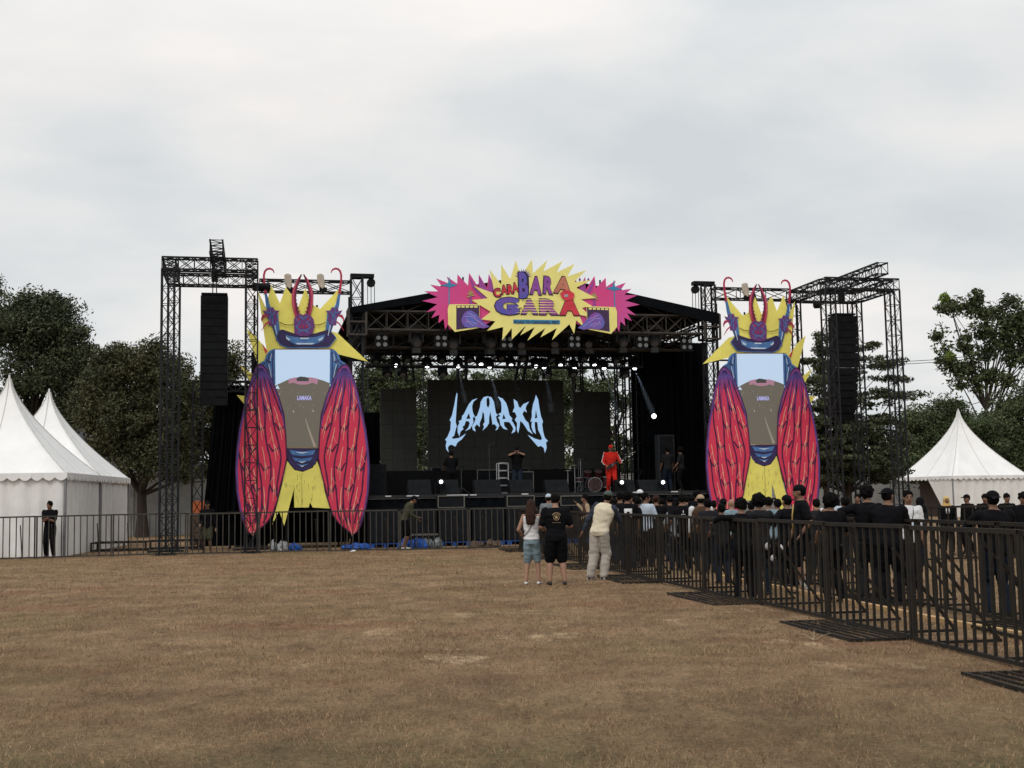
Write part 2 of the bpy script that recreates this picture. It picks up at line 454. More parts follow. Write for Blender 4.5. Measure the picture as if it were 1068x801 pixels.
tree('broadleaf_tree', 'tree whose leaf tip only just enters at the left picture edge', 'tree', 72,
     [(-18, 300, 20, 16), (-26, 340, 22, 30)], -24, M_leafd, 50, 110, 0.17, (0.5, 0.9))
tree('broadleaf_tree', 'brownish green leafy tree with a single dark trunk between tents and left speaker tower', 'tree', 58,
     [(150, 382, 26, 30), (118, 395, 26, 36), (175, 400, 30, 38), (130, 440, 36, 40), (172, 450, 34, 40), (150, 480, 34, 22), (115, 374, 12, 12), (160, 358, 9, 9), (108, 462, 18, 18), (100, 425, 20, 30), (112, 400, 18, 24), (190, 490, 20, 14), (196, 425, 16, 26)], 149, M_leafb, 300, 130, 0.15, (0.5, 1.0), trunk_r=0.27)
tree('broadleaf_tree', 'small leafy tree filling the gap between left tower and line array', 'tree', 62,
     [(235, 380, 17, 24), (222, 420, 24, 40), (205, 450, 22, 50), (250, 440, 22, 40)], 226, M_leafb, 110, 120, 0.15, (0.45, 0.9), trunk_r=0.18)
BT = 'trees behind the stage'
tree('broadleaf_tree', 'green tree seen through the back of the stage beside the left narrow screen', 'tree', 68,
     [(400, 392, 26, 20), (425, 398, 28, 22), (398, 440, 26, 44), (440, 445, 20, 44), (385, 420, 20, 40)], 410, M_leafg, 170, 110, 0.16, (0.5, 1.0), group=BT)
tree('broadleaf_tree', 'green tree showing above the main screen inside the stage', 'tree', 72,
     [(470, 400, 26, 17), (505, 400, 24, 12), (540, 396, 24, 14), (575, 390, 22, 18), (530, 440, 70, 44), (592, 430, 14, 50)], 520, M_leafg, 200, 100, 0.16, (0.45, 0.9), group=BT)
tree('broadleaf_tree', 'green tree seen behind the guitarist in red', 'tree', 70,
     [(600, 396, 22, 20), (630, 415, 22, 30), (655, 420, 12, 16), (605, 460, 24, 40), (640, 475, 26, 30), (690, 440, 26, 50), (720, 430, 24, 50)], 622, M_leafg, 170, 100, 0.15, (0.4, 0.85), group=BT)
tree('broadleaf_tree', 'low dark hedge tree behind the right beetle panel', 'tree', 74,
     [(760, 440, 34, 34), (800, 450, 30, 34), (725, 455, 26, 30)], 770, M_leafd, 80, 120, 0.16, (0.6, 1.1))
# layered, flat-branched tree behind the right speaker tower
tree('layered_tree', 'feathery tree with flat layered branches behind the right speaker tower', 'tree', 60,
     [(850, 376, 16, 5), (872, 352, 12, 5), (866, 395, 34, 7), (915, 378, 26, 6), (905, 362, 14, 4), (842, 405, 18, 7), (930, 412, 34, 6), (880, 420, 50, 8), (850, 440, 34, 9), (905, 440, 40, 8), (925, 395, 18, 4),
      (885, 460, 52, 10), (850, 480, 30, 14), (900, 485, 40, 14), (935, 455, 24, 8), (880, 450, 50, 12), (890, 475, 54, 22), (860, 500, 34, 12), (920, 495, 26, 12)], 884, M_leafd, 380, 50, 0.17, (0.35, 0.8), flatz=0.3, trunk_r=0.22)
tree('layered_tree', 'slim upright feathery treetop just left of the right line array', 'tree', 64,
     [(858, 365, 9, 12), (862, 385, 12, 10), (855, 350, 5, 6)], 860, M_leafd, 30, 55, 0.13, (0.25, 0.5), flatz=0.5, trunk_r=0.12)
# tall tree at right
tt = tree('tall_tree', 'tall tree of loose leaf clumps on bare stems behind the right white tent', 'tree', 90,
     [(988, 321, 9, 7), (1000, 318, 8, 6), (1018, 311, 7, 8), (1013, 322, 7, 5), (981, 350, 6, 7), (984, 362, 5, 6), (988, 376, 9, 10), (998, 384, 7, 8), (1007, 350, 7, 6), (1008, 364, 6, 8), (1028, 328, 8, 9), (1030, 346, 9, 10), (1034, 364, 8, 9), (1045, 326, 6, 5), (1053, 313, 6, 6), (1050, 336, 9, 9), (1062, 330, 8, 12), (1068, 350, 9, 18), (1050, 356, 7, 10), (1056, 374, 9, 8),
      (1010, 385, 8, 8), (1000, 398, 7, 6), (1018, 400, 8, 9), (1034, 388, 8, 8), (1078, 370, 12, 20), (1052, 396, 8, 6), (1022, 372, 5, 6)], 1026, M_leafg, 170, 42, 0.30, (0.5, 1.2), trunk_r=0.22)
MB_ = MB()
v, f = leaves([(tuple(PY(985, 311, 90) - Vector(tt.location)), (0.42, 0.4, 0.4), 90), (tuple(PY(990, 371, 88.6) - Vector(tt.location)), (0.45, 0.4, 0.4), 60)], 0.2)
yo = bpy.data.objects.new('young_leaves', np_mesh('young_leaves', v, f, M_leafy)); C.objects.link(yo); yo.parent = tt; yo['label'] = 'bright yellow green young leaf tuft'
tree('bushy_tree', 'dense green bushy tree directly behind the right white tent', 'tree', 82,
     [(960, 455, 26, 28), (990, 440, 26, 24), (945, 480, 22, 22), (1020, 460, 30, 28), (975, 490, 50, 18)], 980, M_leafg, 170, 150, 0.19, (0.7, 1.3), group='bushes behind the right tent')
tree('bushy_tree', 'dense green bushy tree at the right picture edge behind the tent', 'tree', 84,
     [(1050, 440, 26, 26), (1075, 425, 24, 30), (1060, 475, 34, 26), (1085, 470, 24, 34)], 1064, M_leafg, 130, 150, 0.19, (0.7, 1.3), group='bushes behind the right tent')
q = MB(); q.box((25, 88, 1.2), (90, .2, 2.4), Matrix.Rotation(R(-3), 3, 'Z')); o_w = q.build('far_wall', mat('far_whitewash', (0.16, 0.16, 0.155), 0.9, 0, 0.3, 0.5, col2=(0.30, 0.30, 0.29))); tag(o_w, 'long low pale wall far behind the right tent and right tower', 'wall')
cl_ = []
for k in range(420):
    xx = -75 + 165 * k / 420 + random.uniform(-1, 1); cl_.append(((xx, 118 + random.uniform(-8, 8), random.uniform(.5, 5.5)), (2.0, 2.0, 1.5), 170))
v_, f_ = leaves(cl_, 0.3)
o = bpy.data.objects.new('distant_trees', np_mesh('distant_trees', v_, f_, M_leafd)); C.objects.link(o); tag(o, 'far dark band of trees along the horizon behind everything', 'trees', kind='stuff')
tree('bushy_tree', 'dark low tree behind the white boundary wall left of the stage', 'tree', 78,
     [(85, 425, 26, 26), (110, 440, 26, 24), (195, 470, 26, 26)], 100, M_leafd, 90, 130, 0.18, (0.6, 1.1))

# ------------------------------------------------------------------ boundary wall and house
M_wall = mat('whitewashed_wall', (0.20, 0.20, 0.195), 0.9, 0, 0.2, 0.7, col2=(0.34, 0.34, 0.33))
wl = thing('boundary_wall', 'weathered whitish boundary wall running behind the stage and trees', 'wall', S(0, 22, 0), TH)
k = MB(); k.box((0, 0, 0), (1, 1, 1))
b_ = MB(); b_.add([], [])
def sbox(mb, u0, u1, v0, v1, z0, z1):
    M = Matrix.Rotation(TH, 3, 'Z'); c = S((u0 + u1) / 2, (v0 + v1) / 2, (z0 + z1) / 2)
    return mb.box(c, (u1 - u0, v1 - v0, z1 - z0), M)
sbox(MB(), 0, 1, 0, 1, 0, 1)
q = sbox(MB(), -24, 14.6, 21.9, 22.1, 0, 2.7); q.build('wall_panel', M_wall, wl)
q = MB()
for u in range(-24, 15, 4): sbox(q, u - .12, u + .12, 21.82, 22.18, 0, 2.85)
q.build('pier', M_wall, wl)
q = sbox(MB(), -24, 14.6, 21.86, 22.14, 2.72, 2.8); q.build('coping', M_wall, wl)
hs = thing('house', 'yellow walled house with grey tiled roof behind the tents', 'house', S(-22, 30, 0), TH)
M_yel = mat('yellow_render', (0.42, 0.29, 0.12), 0.9, 0, 0.15, 1)
M_tile = mat('grey_roof_tiles', (0.10, 0.10, 0.105), 0.85, 0, 0.35, 9, bump=0.6, bscale=8)
M_glassd = mat('dark_window', (0.02, 0.025, 0.03), 0.2, 0, 0.1)
c0 = PY(88, 456, 70)
hu = (c0 - SC).dot(SU); hv = (c0 - SC).dot(SV)
hs.location = S(hu, hv, 0); W[hs.name] = Matrix.Translation(S(hu, hv, 0)) @ Matrix.Rotation(TH, 4, 'Z')
sbox(MB(), hu - 1.5, hu + 2.2, hv, hv + 5, 0, 5.5).build('wall', M_yel, hs)
rf = MB(); M3 = Matrix.Rotation(TH, 3, 'Z')
rf.add([S(hu - 2, hv - .6, 5.35), S(hu + 2.7, hv - .6, 5.35), S(hu + 2.7, hv + 2.5, 6.9), S(hu - 2, hv + 2.5, 6.9), S(hu - 2, hv + 5.6, 5.35), S(hu + 2.7, hv + 5.6, 5.35),
        S(hu - 2, hv - .6, 5.25), S(hu + 2.7, hv - .6, 5.25), S(hu - 2, hv + 5.6, 5.25), S(hu + 2.7, hv + 5.6, 5.25)],
       [(0, 1, 2, 3), (3, 2, 5, 4), (0, 6, 7, 1), (4, 5, 9, 8), (6, 8, 9, 7), (0, 3, 4, 8, 6), (1, 7, 9, 5, 2)])
rf.build('roof', M_tile, hs)
wn = sbox(MB(), hu + 0.3, hu + 1.3, hv - 0.03, hv - .001, 4.0, 4.9).build('window', M_glassd, hs)
lt = thing('shed', 'low grey roofed lean-to with pale slatted wall beside the yellow house', 'shed', S(hu + 1, hv - 3, 0), TH)
sbox(MB(), hu - 2, hu + 5.2, hv - 4, hv - .7, 0, 3.2).build('wall', M_wall, lt)
rf = MB(); rf.add([S(hu - 2.3, hv - 4.5, 3.25), S(hu + 5.5, hv - 4.5, 3.25), S(hu + 5.5, hv - .65, 4.5), S(hu - 2.3, hv - .65, 4.5),
                   S(hu - 2.3, hv - 4.5, 3.15), S(hu + 5.5, hv - 4.5, 3.15), S(hu + 5.5, hv - .65, 4.4), S(hu - 2.3, hv - .65, 4.4)],
                  [(0, 1, 2, 3), (4, 7, 6, 5), (0, 4, 5, 1), (1, 5, 6, 2), (2, 6, 7, 3), (3, 7, 4, 0)])
rf.build('roof', M_tile, lt)
q = MB()
for kz in range(6): sbox(q, hu - 1.9, hu + 5.1, hv - 4.06, hv - 4.003, 1.4 + kz * .3, 1.5 + kz * .3)
q.build('slats', mat('pale_slats', (0.5, 0.5, 0.49), 0.8), lt)

# ---- power cables
for kk, (a0, a1) in enumerate((((880, 378), (1120, 354)), ((880, 380.5), (1120, 357)), ((880, 449), (1120, 388)))):
    p0, p1 = PY(*a0, 95), PY(*a1, 80); pts = []
    for q in range(13):
        s_ = q / 12; p = p0.lerp(p1, s_); p.z -= 0.8 * math.sin(math.pi * s_) * 0.6; pts.append(p)
    o = MB().tube(pts, 0.022, 4).build('power_cable', M_black)
    tag(o, ['upper of the twin power cables crossing the sky right of the right tower', 'lower of the twin power cables crossing the sky right of the right tower', 'single lower power cable sagging behind the right tower legs'][kk], 'cable', 'power cables')

# ------------------------------------------------------------------ pagoda tents
M_tent = mat('white_tent_canvas', (0.74, 0.735, 0.73), 0.6, 0, 0.05, 0.9, col2=(0.84, 0.83, 0.82), bump=0.6, bscale=1.3)
M_tentw = mat('white_tent_sidewall', (0.70, 0.685, 0.655), 0.7, 0, 0.07, 1.0, col2=(0.82, 0.81, 0.79), bump=0.2, bscale=2)
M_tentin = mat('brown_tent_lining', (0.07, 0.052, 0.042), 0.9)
M_pole = mat('grey_pole', (0.25, 0.25, 0.26), 0.5, 0.5)
def tent(label, cx, cy, rz, half, eave, apex, sides, group=None, openl=()):
    t = thing('pagoda_tent', label, 'tent', (cx, cy, 0), rz, group)
    Wm = W[t.name]
    P = lambda x, y, z: Wm @ Vector((x, y, z))
    n = 12; rings = []
    r = MB(); nseg = 10                      # nseg per side
    for k in range(n + 1):
        q = k / n; rad = half * (1 - q) ** 1.5 + 0.05 * q
        z = eave + (apex - eave) * q
        ring = []
        for s in range(4):
            for m in range(nseg):
                tt_ = m / nseg * 2 - 1
                x, y = [(tt_, -1), (1, tt_), (-tt_, 1), (-1, -tt_)][s]
                sag = (1 - tt_ * tt_) * 0.05 * (1 - q) * half
                ring.append(P(x * (rad - sag * (abs(x) == 1)), y * (rad - sag * (abs(y) == 1)), z))
        rings.append(ring)
    nn = 4 * nseg
    for ring in rings: r.v += ring
    for k in range(n):
        for m in range(nn):
            m2 = (m + 1) % nn
            r.f.append((k * nn + m, k * nn + m2, (k + 1) * nn + m2, (k + 1) * nn + m))
    r.f.append(tuple(n * nn + m for m in range(nn)))
    r.build('canopy', M_tent, t, True)
    sm = MB()
    for m in range(0, 4 * nseg, nseg // 2):
        for k in range(n): sm.bar(rings[k][m], rings[k + 1][m], .035, .012)
    sm.build('seam', mat('tent_seam', (0.50, 0.49, 0.47), 0.7), t)
    pk = MB().rod(P(0, 0, apex - .05), P(0, 0, apex + 0.12), 0.03, 6); pk.build('peak_cap', M_tent, t)
    # scalloped valance
    va = MB()
    ns = 14
    for s in range(4):
        for m in range(ns):
            for e in range(6):
                a0, a1 = (m + e / 6) / ns * 2 - 1, (m + (e + 1) / 6) / ns * 2 - 1
                def zz(f): return eave - 0.13 - 0.10 * math.sin(math.pi * f)
                def xy(a): return [(a, -1), (1, a), (-a, 1), (-1, -a)][s]
                h2 = half + 0.03
                x0, y0 = xy(a0); x1, y1 = xy(a1)
                bulge = 1 + 0.004 * math.sin(m * 2.1)
                va.add([P(x0 * h2, y0 * h2, eave + .02), P(x1 * h2, y1 * h2, eave + .02), P(x1 * h2 * bulge, y1 * h2 * bulge, zz((e + 1) / 6)), P(x0 * h2 * bulge, y0 * h2 * bulge, zz(e / 6)),
                        P(x0 * (h2 - .02), y0 * (h2 - .02), eave + .02), P(x1 * (h2 - .02), y1 * (h2 - .02), eave + .02), P(x1 * (h2 - .02), y1 * (h2 - .02), zz((e + 1) / 6)), P(x0 * (h2 - .02), y0 * (h2 - .02), zz(e / 6))],
                       [(0, 1, 2, 3), (7, 6, 5, 4), (3, 2, 6, 7)])
    va.build('valance', M_tent, t)
    for x in (-1, 1):
        for y in (-1, 1):
            MB().bar(P(x * (half - .03), y * (half - .03), 0), P(x * (half - .03), y * (half - .03), eave), 0.07).build('pole', M_pole, t)
    ed = MB()
    for s in range(4):
        c_ = [(-1, -1), (1, -1), (1, 1), (-1, 1)]; a_, b2 = c_[s], c_[(s + 1) % 4]
        ed.bar(P(a_[0] * (half - .03), a_[1] * (half - .03), eave - .05), P(b2[0] * (half - .03), b2[1] * (half - .03), eave - .05), 0.06)
    ed.build('eave_frame', M_pole, t)
    for s in sides:
        sw = MB(); m = 60; rows = 6
        for k in range(rows + 1):
            for q in range(m + 1):
                a_ = (q / m * 2 - 1) * (half - .06)
                fold = 0.05 * math.sin(q * 0.9 + 0.5 * math.sin(q * 0.37)) * (0.4 + 0.8 * (1 - k / rows)) + 0.02 * math.sin(q * 2.3 + k)
                h3 = half - .07 + fold
                x, y = [(a_, -h3), (h3, a_), (-a_, h3), (-h3, -a_)][s]
                sw.v.append(P(x, y, 0.0 + (eave - .03) * k / rows))
        for k in range(rows):
            for q in range(m):
                i0 = k * (m + 1) + q; sw.f.append((i0, i0 + 1, i0 + m + 2, i0 + m + 1))
        sw.build('sidewall', M_tentw, t, True)
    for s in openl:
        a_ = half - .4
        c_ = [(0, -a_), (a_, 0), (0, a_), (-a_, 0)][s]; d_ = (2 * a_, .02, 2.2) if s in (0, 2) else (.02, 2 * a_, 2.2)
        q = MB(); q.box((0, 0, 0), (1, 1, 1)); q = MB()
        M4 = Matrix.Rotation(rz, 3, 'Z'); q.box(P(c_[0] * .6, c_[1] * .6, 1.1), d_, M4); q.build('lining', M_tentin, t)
        if s == 3:
            hh = half - .02; cu_ = MB(); cu_.poly([(-hh, eave - .05), (-hh * .1, eave - .05), (-hh * .75, .02), (-hh, .02)], lambda a, b, c: P(-hh + c, a, b), 0, .03); cu_.build('curtain', M_tentw, t)
    return t
LR = R(6.7); TG = 'white tents at the left'
cr0 = Vector((PY(69, 500, 38.1).x, 38.1, 0)); du = Vector((math.cos(LR), math.sin(LR), 0)); dv = Vector((-math.sin(LR), math.cos(LR), 0)); hf = 2.5
c1 = cr0 - du * hf + dv * hf; c2 = c1 + dv * (2 * hf + .06)
tent('nearer white peaked tent with its tip cut by the left picture edge', c1.x, c1.y, LR, hf, 2.6, 5.85, (0, 1, 3), TG)
tent('second white peaked tent behind the nearer one at the left', c2.x, c2.y, LR, hf, 2.6, 5.85, (1, 2, 3), TG)
TR = R(17)
tc_ = PY(1003, 500, 76)
tent('white peaked tent alone at the right beneath the tall tree', tc_.x, 76, TR, 2.75, 2.45, 6.6, (0, 1), None, (3,))
tc_ = PY(1112, 500, 82)
tent('white tent beyond the right one, cut by the right picture edge', tc_.x, 78, TR, 2.75, 2.45, 6.2, (0, 3))
# ------------------------------------------------------------------ crowd barriers
def barrier_proto(label, base=True, steel=None, brace=True, wd=2.2, gap=0.18, hgt=1.22, bw=0.028):
    t = thing('crowd_barrier', label, 'barrier', (0, 0, 0))
    M_rust = steel or globals()['M_rust']
    f = MB()
    f.bar((-wd / 2, 0, hgt), (wd / 2, 0, hgt), 0.045, 0.045); f.bar((-wd / 2, 0, 0.045), (wd / 2, 0, 0.045), 0.04, 0.04)
    for x in (-wd / 2 + .035, wd / 2 - .035): f.bar((x, 0, .05), (x, 0, hgt - .01), .02)
    f.build('frame', M_rust, t)
    for x in (-wd / 2, wd / 2):
        MB().bar((x - math.copysign(.03, x), 0, 0.0), (x - math.copysign(.03, x), 0, hgt + .02), .045).build('post', M_rust, t)
    b = MB(); n = int(wd / gap)
    for k in range(1, n):
        x = -wd / 2 + wd * k / n; b.bar((x, 0, .05), (x, 0, hgt - .02), bw, bw * .9)
    b.build('bars', M_rust, t)
    if base:
        g = MB()
        for y in (-.02, -.66): g.bar((-wd / 2 + .08, y, .025), (wd / 2 - .08, y, .025), .035, .035)
        for x in (-wd / 2 + .1, 0, wd / 2 - .1): g.bar((x, -.02, .022), (x, -.66, .022), .035, .03)
        for k in range(1, 5): g.bar((-wd / 2 + .1, -.02 - .64 * k / 5, .03), (wd / 2 - .1, -.02 - .64 * k / 5, .03), .022, .022)
        g.build('foot_grate', M_rust, t)
    if brace:
        for x in (-wd * .3, wd * .3):
            MB().bar((x, 0.02, hgt * .8), (x, .72, .05), .03).bar((x, .02, .05), (x, .74, .05), .03).build('brace', M_rust, t)
    return t
used = {}
def fence(points, label_fn, group, key, first_flip=1, **kw):
    """points: list of 2-D points; panels between consecutive points"""
    base = None
    for i in range(len(points) - 1):
        a, b = Vector(points[i]), Vector(points[i + 1]); d = b - a; ang = math.atan2(d.y, d.x)
        if i == 0:
            base = barrier_proto(label_fn(i), **kw); o = base; o['group'] = group
        else: o = dup(base, label=label_fn(i), group=group)
        if kw.get('base', True) and (len(points) - 2 - i) % 2 == (1 if key == 'r1' else 0):
            for ch in list(o.children):
                if ch.name.startswith('foot_grate') and i: bpy.data.objects.remove(ch)
        c = (a + b) / 2; o.location = (c.x, c.y, random.uniform(-.01, .01)); o.rotation_euler = (0, R(random.uniform(-.5, .5)), ang)
        o.scale = (d.length / kw.get('wd', 2.2) * 1.0, 1, 1)
def walk(poly, step):
    pts = [Vector(p) for p in poly]; out_ = [pts[0].copy()]; need = step; cur = pts[0].copy(); i = 1
    while i < len(pts):
        d = pts[i] - cur
        if d.length >= need: cur = cur + d.normalized() * need; out_.append(cur.copy()); need = step
        else: need -= d.length; cur = pts[i].copy(); i += 1
    return out_
# right hand line running from the corner in front of the stage towards the camera
R1 = [(0.12, 38.3), (0.9, 33.0), (2.16, 25.2), (2.72, 21.7), (3.54, 17.7), (3.92, 15.5), (4.24, 13.3), (4.52, 10.85), (4.78, 8.0)]
pr = list(reversed(R1)); pr = [pr[0]] + pr[1:]
w1 = walk([(4.52, 10.85)] + [p for p in pr if p[1] > 10.9], 2.3)
w1 = [w1[0] + (w1[0] - w1[1])] + w1
ORD = ['first', 'second', 'third', 'fourth', 'fifth', 'sixth', 'seventh', 'eighth', 'ninth', 'tenth', 'eleventh', 'twelfth', 'thirteenth', 'fourteenth', 'fifteenth', 'sixteenth', 'seventeenth', 'eighteenth', 'nineteenth', 'twentieth']
# reverse so the grates (local -y) lie on the camera / field side
w1r = list(reversed(w1)); n1_ = len(w1r) - 1
fence(w1r, lambda i: 'rusty steel barrier, %s from the right in the front line of the lane' % ORD[n1_ - 1 - i], 'front barrier line on the right', 'r1', gap=0.176, bw=0.028)
R2 = [(6.3, 10.4), (5.86, 15.0), (5.55, 17.5), (5.25, 20.3), (4.9, 24.2)]
w2 = walk(R2, 2.2); w2r = list(reversed(w2)); n2_ = len(w2r) - 1
fence(w2r, lambda i: 'black steel barrier behind the lane, %s from the right in the rear line' % ORD[n2_ - 1 - i], 'rear barrier line on the right', 'r2', gap=0.19, bw=0.024, hgt=1.18)
R3 = [(8.9, 27.6), (11.2, 28.2), (13.5, 28.8)]
fence(R3, lambda i: 'thin barred barrier in front of the right white tent, %s' % ['left of the cap wearer', 'cut by the picture edge'][i], 'barriers before the right tent', 'r3', base=False, wd=2.37, gap=0.21, hgt=1.22)
# front line left of the corner
A0 = G(52, 582.2); L1 = [(-18.2, 34.2), (-15.8, 34.75), (A0.x, A0.y - .25)]
P_ = [G(105, 581), G(180, 579), G(252, 577.3), G(324, 575.8), G(400, 574.3), G(470, 573), G(536, 572.2), G(590, 571.2)]
FLw = walk([(p.x, p.y) for p in [G(-46, 585.2), G(30, 583)] + P_], 2.2)
FL = [p for p in FLw if p.x < 1.2]; nF = len(FL) - 1
def flab(i): return 'dark barred barrier, %s from the left end of the line in front of the stage' % ORD[i]
fence(FL, flab, 'barriers in front of the stage', 'f', base=False, steel=M_rust2, hgt=1.27, gap=0.183, bw=0.03)
# barrier feet lying behind the line at the left: stacked staging frames
for (x0, y0, x1, y1, nm) in ((95, 576, 150, 575, 'low steel staging frame lying behind the barriers beside the white tent'), (152, 574, 205, 573, 'low steel staging frame lying under the left speaker tower')):
    a, b = G(x0, y0), G(x1, y1); b.y = a.y + (b.x - a.x) * .15
    q = MB(); dv2 = Vector((-.15, 1, 0)).normalized()
    for kz in (0.04, 0.30):
        q.bar(a + Z * kz, b + Z * kz, .05); q.bar(a + dv2 * 1.1 + Z * kz, b + dv2 * 1.1 + Z * kz, .05)
        for s_ in (0, .25, .5, .75, 1): q.bar(a.lerp(b, s_) + Z * kz, a.lerp(b, s_) + dv2 * 1.1 + Z * kz, .04)
    for s_ in (0, .5, 1):
        for w_ in (0, 1.1): q.bar(a.lerp(b, s_) + dv2 * w_, a.lerp(b, s_) + dv2 * w_ + Z * .32, .05)
    tag(q.build('staging_frame', M_rust), nm, 'frame', 'spare staging frames')
# pale strip on the ground in the lane
kp = [(3.95, 23.5), (4.5, 19.9), (5.2, 14.7), (5.5, 13.2), (5.85, 10.5)]
q = MB()
for a, b in zip(kp[:-1], kp[1:]):
    a, b = Vector((*a, .03)), Vector((*b, .03)); q.bar(a, b, .09, .06)
tag(q.build('edging_board', mat('pale_timber', (0.42, 0.27, 0.13), 0.8, 0, 0.25, 4)), 'long pale wooden edging board lying on the ground in the barrier lane', 'board')

# ------------------------------------------------------------------ speaker towers
def tower(label, us, vs, ztop, group, beam_u, bw=0.38):
    u0, u1 = us; v0, v1 = vs
    t = thing('speaker_tower', label, 'truss tower', S((u0 + u1) / 2, (v0 + v1) / 2, 0), TH, group)
    for u in us:
        for v in vs:
            q = MB().truss(S(u, v, 0.05), S(u, v, ztop - bw), bw, bw, SV, 0.55, r=.025, rl=.012)
            sbox(q, u - .3, u + .3, v - .3, v + .3, 0.0, .05)
            q.build('mast', M_truss, t)
    zc = ztop - bw / 2
    for v in vs: MB().truss(S(u0 - bw / 2, v, zc), S(u1 + bw / 2, v, zc), bw, bw, Z, 0.52, x=True).build('cross_truss', M_truss, t)
    for u in us: MB().truss(S(u, v0 + bw / 2 + .01, zc), S(u, v1 - bw / 2 - .01, zc), bw, bw, Z, 0.52).build('side_truss', M_truss, t)
    MB().truss(S(beam_u, v0 - 1.1, zc + bw + .01), S(beam_u, v1 + .5, zc + bw + .01), bw, bw, Z, 0.45).build('hanging_beam', M_truss, t)
    # feet outriggers
    for u in us:
        for v in vs:
            q = MB(); q.bar(S(u - .55, v, .12), S(u + .55, v, .12), .06); q.bar(S(u, v - .55, .14), S(u, v + .55, .14), .06); q.build('outrigger', M_truss, t)
    return t
def pxu(px, py, v): return UZ(px, py, v)[0]
VF, VB = -2.7, 0.1
uL0 = pxu(175.5, 290, VF); uL1 = pxu(262.5, 290, VF)
tower('black box truss tower left of the stage holding a hanging line array', (uL0, uL1), (VF, VB), UZ(200, 268.5, VF - .19)[1], 'speaker towers', pxu(228, 290, -1.2))
uR0 = pxu(863, 300, VF); uR1 = pxu(930, 300, VF)
tower('black box truss tower right of the stage holding a hanging line array', (uR0, uR1), (VF, VB), UZ(934, 291, VF - .19)[1], 'speaker towers', pxu(884, 300, -1.2))
def line_array(label, cx, top, bot, v, n, curve, cw=0.86, dep=0.55):
    u, zt = UZ(cx, top, v - dep / 2); _, zb = UZ(cx, bot, v - dep / 2)
    t = thing('line_array', label, 'speakers', S(u, v, zb), TH, 'hanging line arrays')
    h = (zt - zb) / n * .985; pos = Vector((0, 0)); z = zt; y = 0
    ang = 0
    q = MB(); Mz = Matrix.Rotation(TH, 3, 'Z')
    q.box(S(u, v, zt + .06), (cw * .96, dep * .9, .06), Mz); q.build('bumper', M_black, t)
    for k in range(n):
        ang = curve * (k / n) ** 2.2
        Mx = Mz @ Matrix.Rotation(ang, 3, 'X')
        c = S(u, v - y, z - h / 2)
        b = MB().box(c, (cw, dep, h - .012), Mx); cb = b.build('cabinet', M_black, t)
        g = MB(); nrm = Mx @ Vector((0, -1, 0)); g.box(c + nrm * (dep / 2 + .004), (cw * .94, .008, h * .86), Mx); g.build('grille', M_grille, cb)
        z -= h * math.cos(ang); y -= h * math.sin(ang) * 1.0
    ztop = UZ(200, 268.5, VF)[1]
    for dx_ in (-.06, .06): MB().rod(S(u + dx_, v, zt + .05), S(u + dx_, v, zt + 1.0), .018, 5).build('chain', M_black, t)
    q = MB(); q.tube([S(u, v, zt + .5), S(u, v, zt + .9)], .11, 8); q.build('hoist_motor', M_black, t)
    return t
line_array('straight black line array of stacked speakers hanging in the left tower', 223.5, 308, 424, -1.6, 14, 0.10)
line_array('black line array curving back at its foot, hanging in the right tower', 882, 329, 438, -1.6, 14, 0.55)

# ------------------------------------------------------------------ header trusses, lifting masts
def gm(px, py, v): u, z = UZ(px, py, v); return S(u, v, z)
uml = pxu(372, 300, 0); umr = pxu(739, 320, 0)
zml = UZ(372, 290, 0)[1]
hdr = []
for nm, ua, ub, zt in (('left header truss spanning from the left tower to the stage mast above the beetle panel', uL1 + .25, uml - .2, UZ(300, 292.5, 0)[1]),
                       ('right header truss spanning from the stage mast to the right tower above the beetle panel', umr + .2, uR0 - .2, UZ(790, 301.5, 0)[1])):
    t = thing('header_truss', nm, 'truss', S((ua + ub) / 2, 0, zt - .2), TH, 'header trusses')
    MB().truss(S(ua, .05, zt - .2), S(ub, .05, zt - .2), .38, .40, Z, .95, x=True, r=.024, rl=.014).build('truss_body', M_truss, t)
for s_, um, nm in ((1, uml, 'left'), (-1, umr, 'right')):
    t = thing('stage_mast', 'dark truss mast with pulley arm at the %s front corner of the stage' % nm, 'mast', S(um, 0, 0), TH, 'stage masts')
    MB().truss(S(um, 0, .05), S(um, 0, zml), .4, .4, SV, .72, x=True, r=.028, rl=.014).build('mast_truss', M_truss, t)
    q = MB(); q.bar(S(um - .22 * s_, 0, zml + .07), S(um + .6 * s_, 0, zml + .07), .3, .13); q.build('top_arm', M_black, t)
    q = MB(); q.add([], []); pc = S(um + .5 * s_, 0, zml - .16); q.tube([pc - SV * .07, pc + SV * .07], .15, 14); q.build('pulley', M_black, t)
    for dx_ in (-.12, .0, .12): MB().rod(S(um + .5 * s_ + dx_, 0, zml - .1), S(um + .5 * s_ + dx_, 0, 8.1), .012, 4).build('lift_cable', M_black, t)
    q = MB(); sbox(q, um - .32, um + .32, -.3, .3, 7.6, 8.35)
    sl = MB()
    for a_ in (-.3, .3):
        for b2 in (-.3, .3): sl.bar(S(um + a_, b2, 7.3), S(um + a_, b2, 8.2), .08)
    for zz in (7.3, 7.75, 8.2):
        for a_ in (-.3, .3): sl.bar(S(um + a_, -.3, zz), S(um + a_, .3, zz), .06); sl.bar(S(um - .3, a_, zz), S(um + .3, a_, zz), .06)
    sl.build('sleeve_block', M_mast, t)
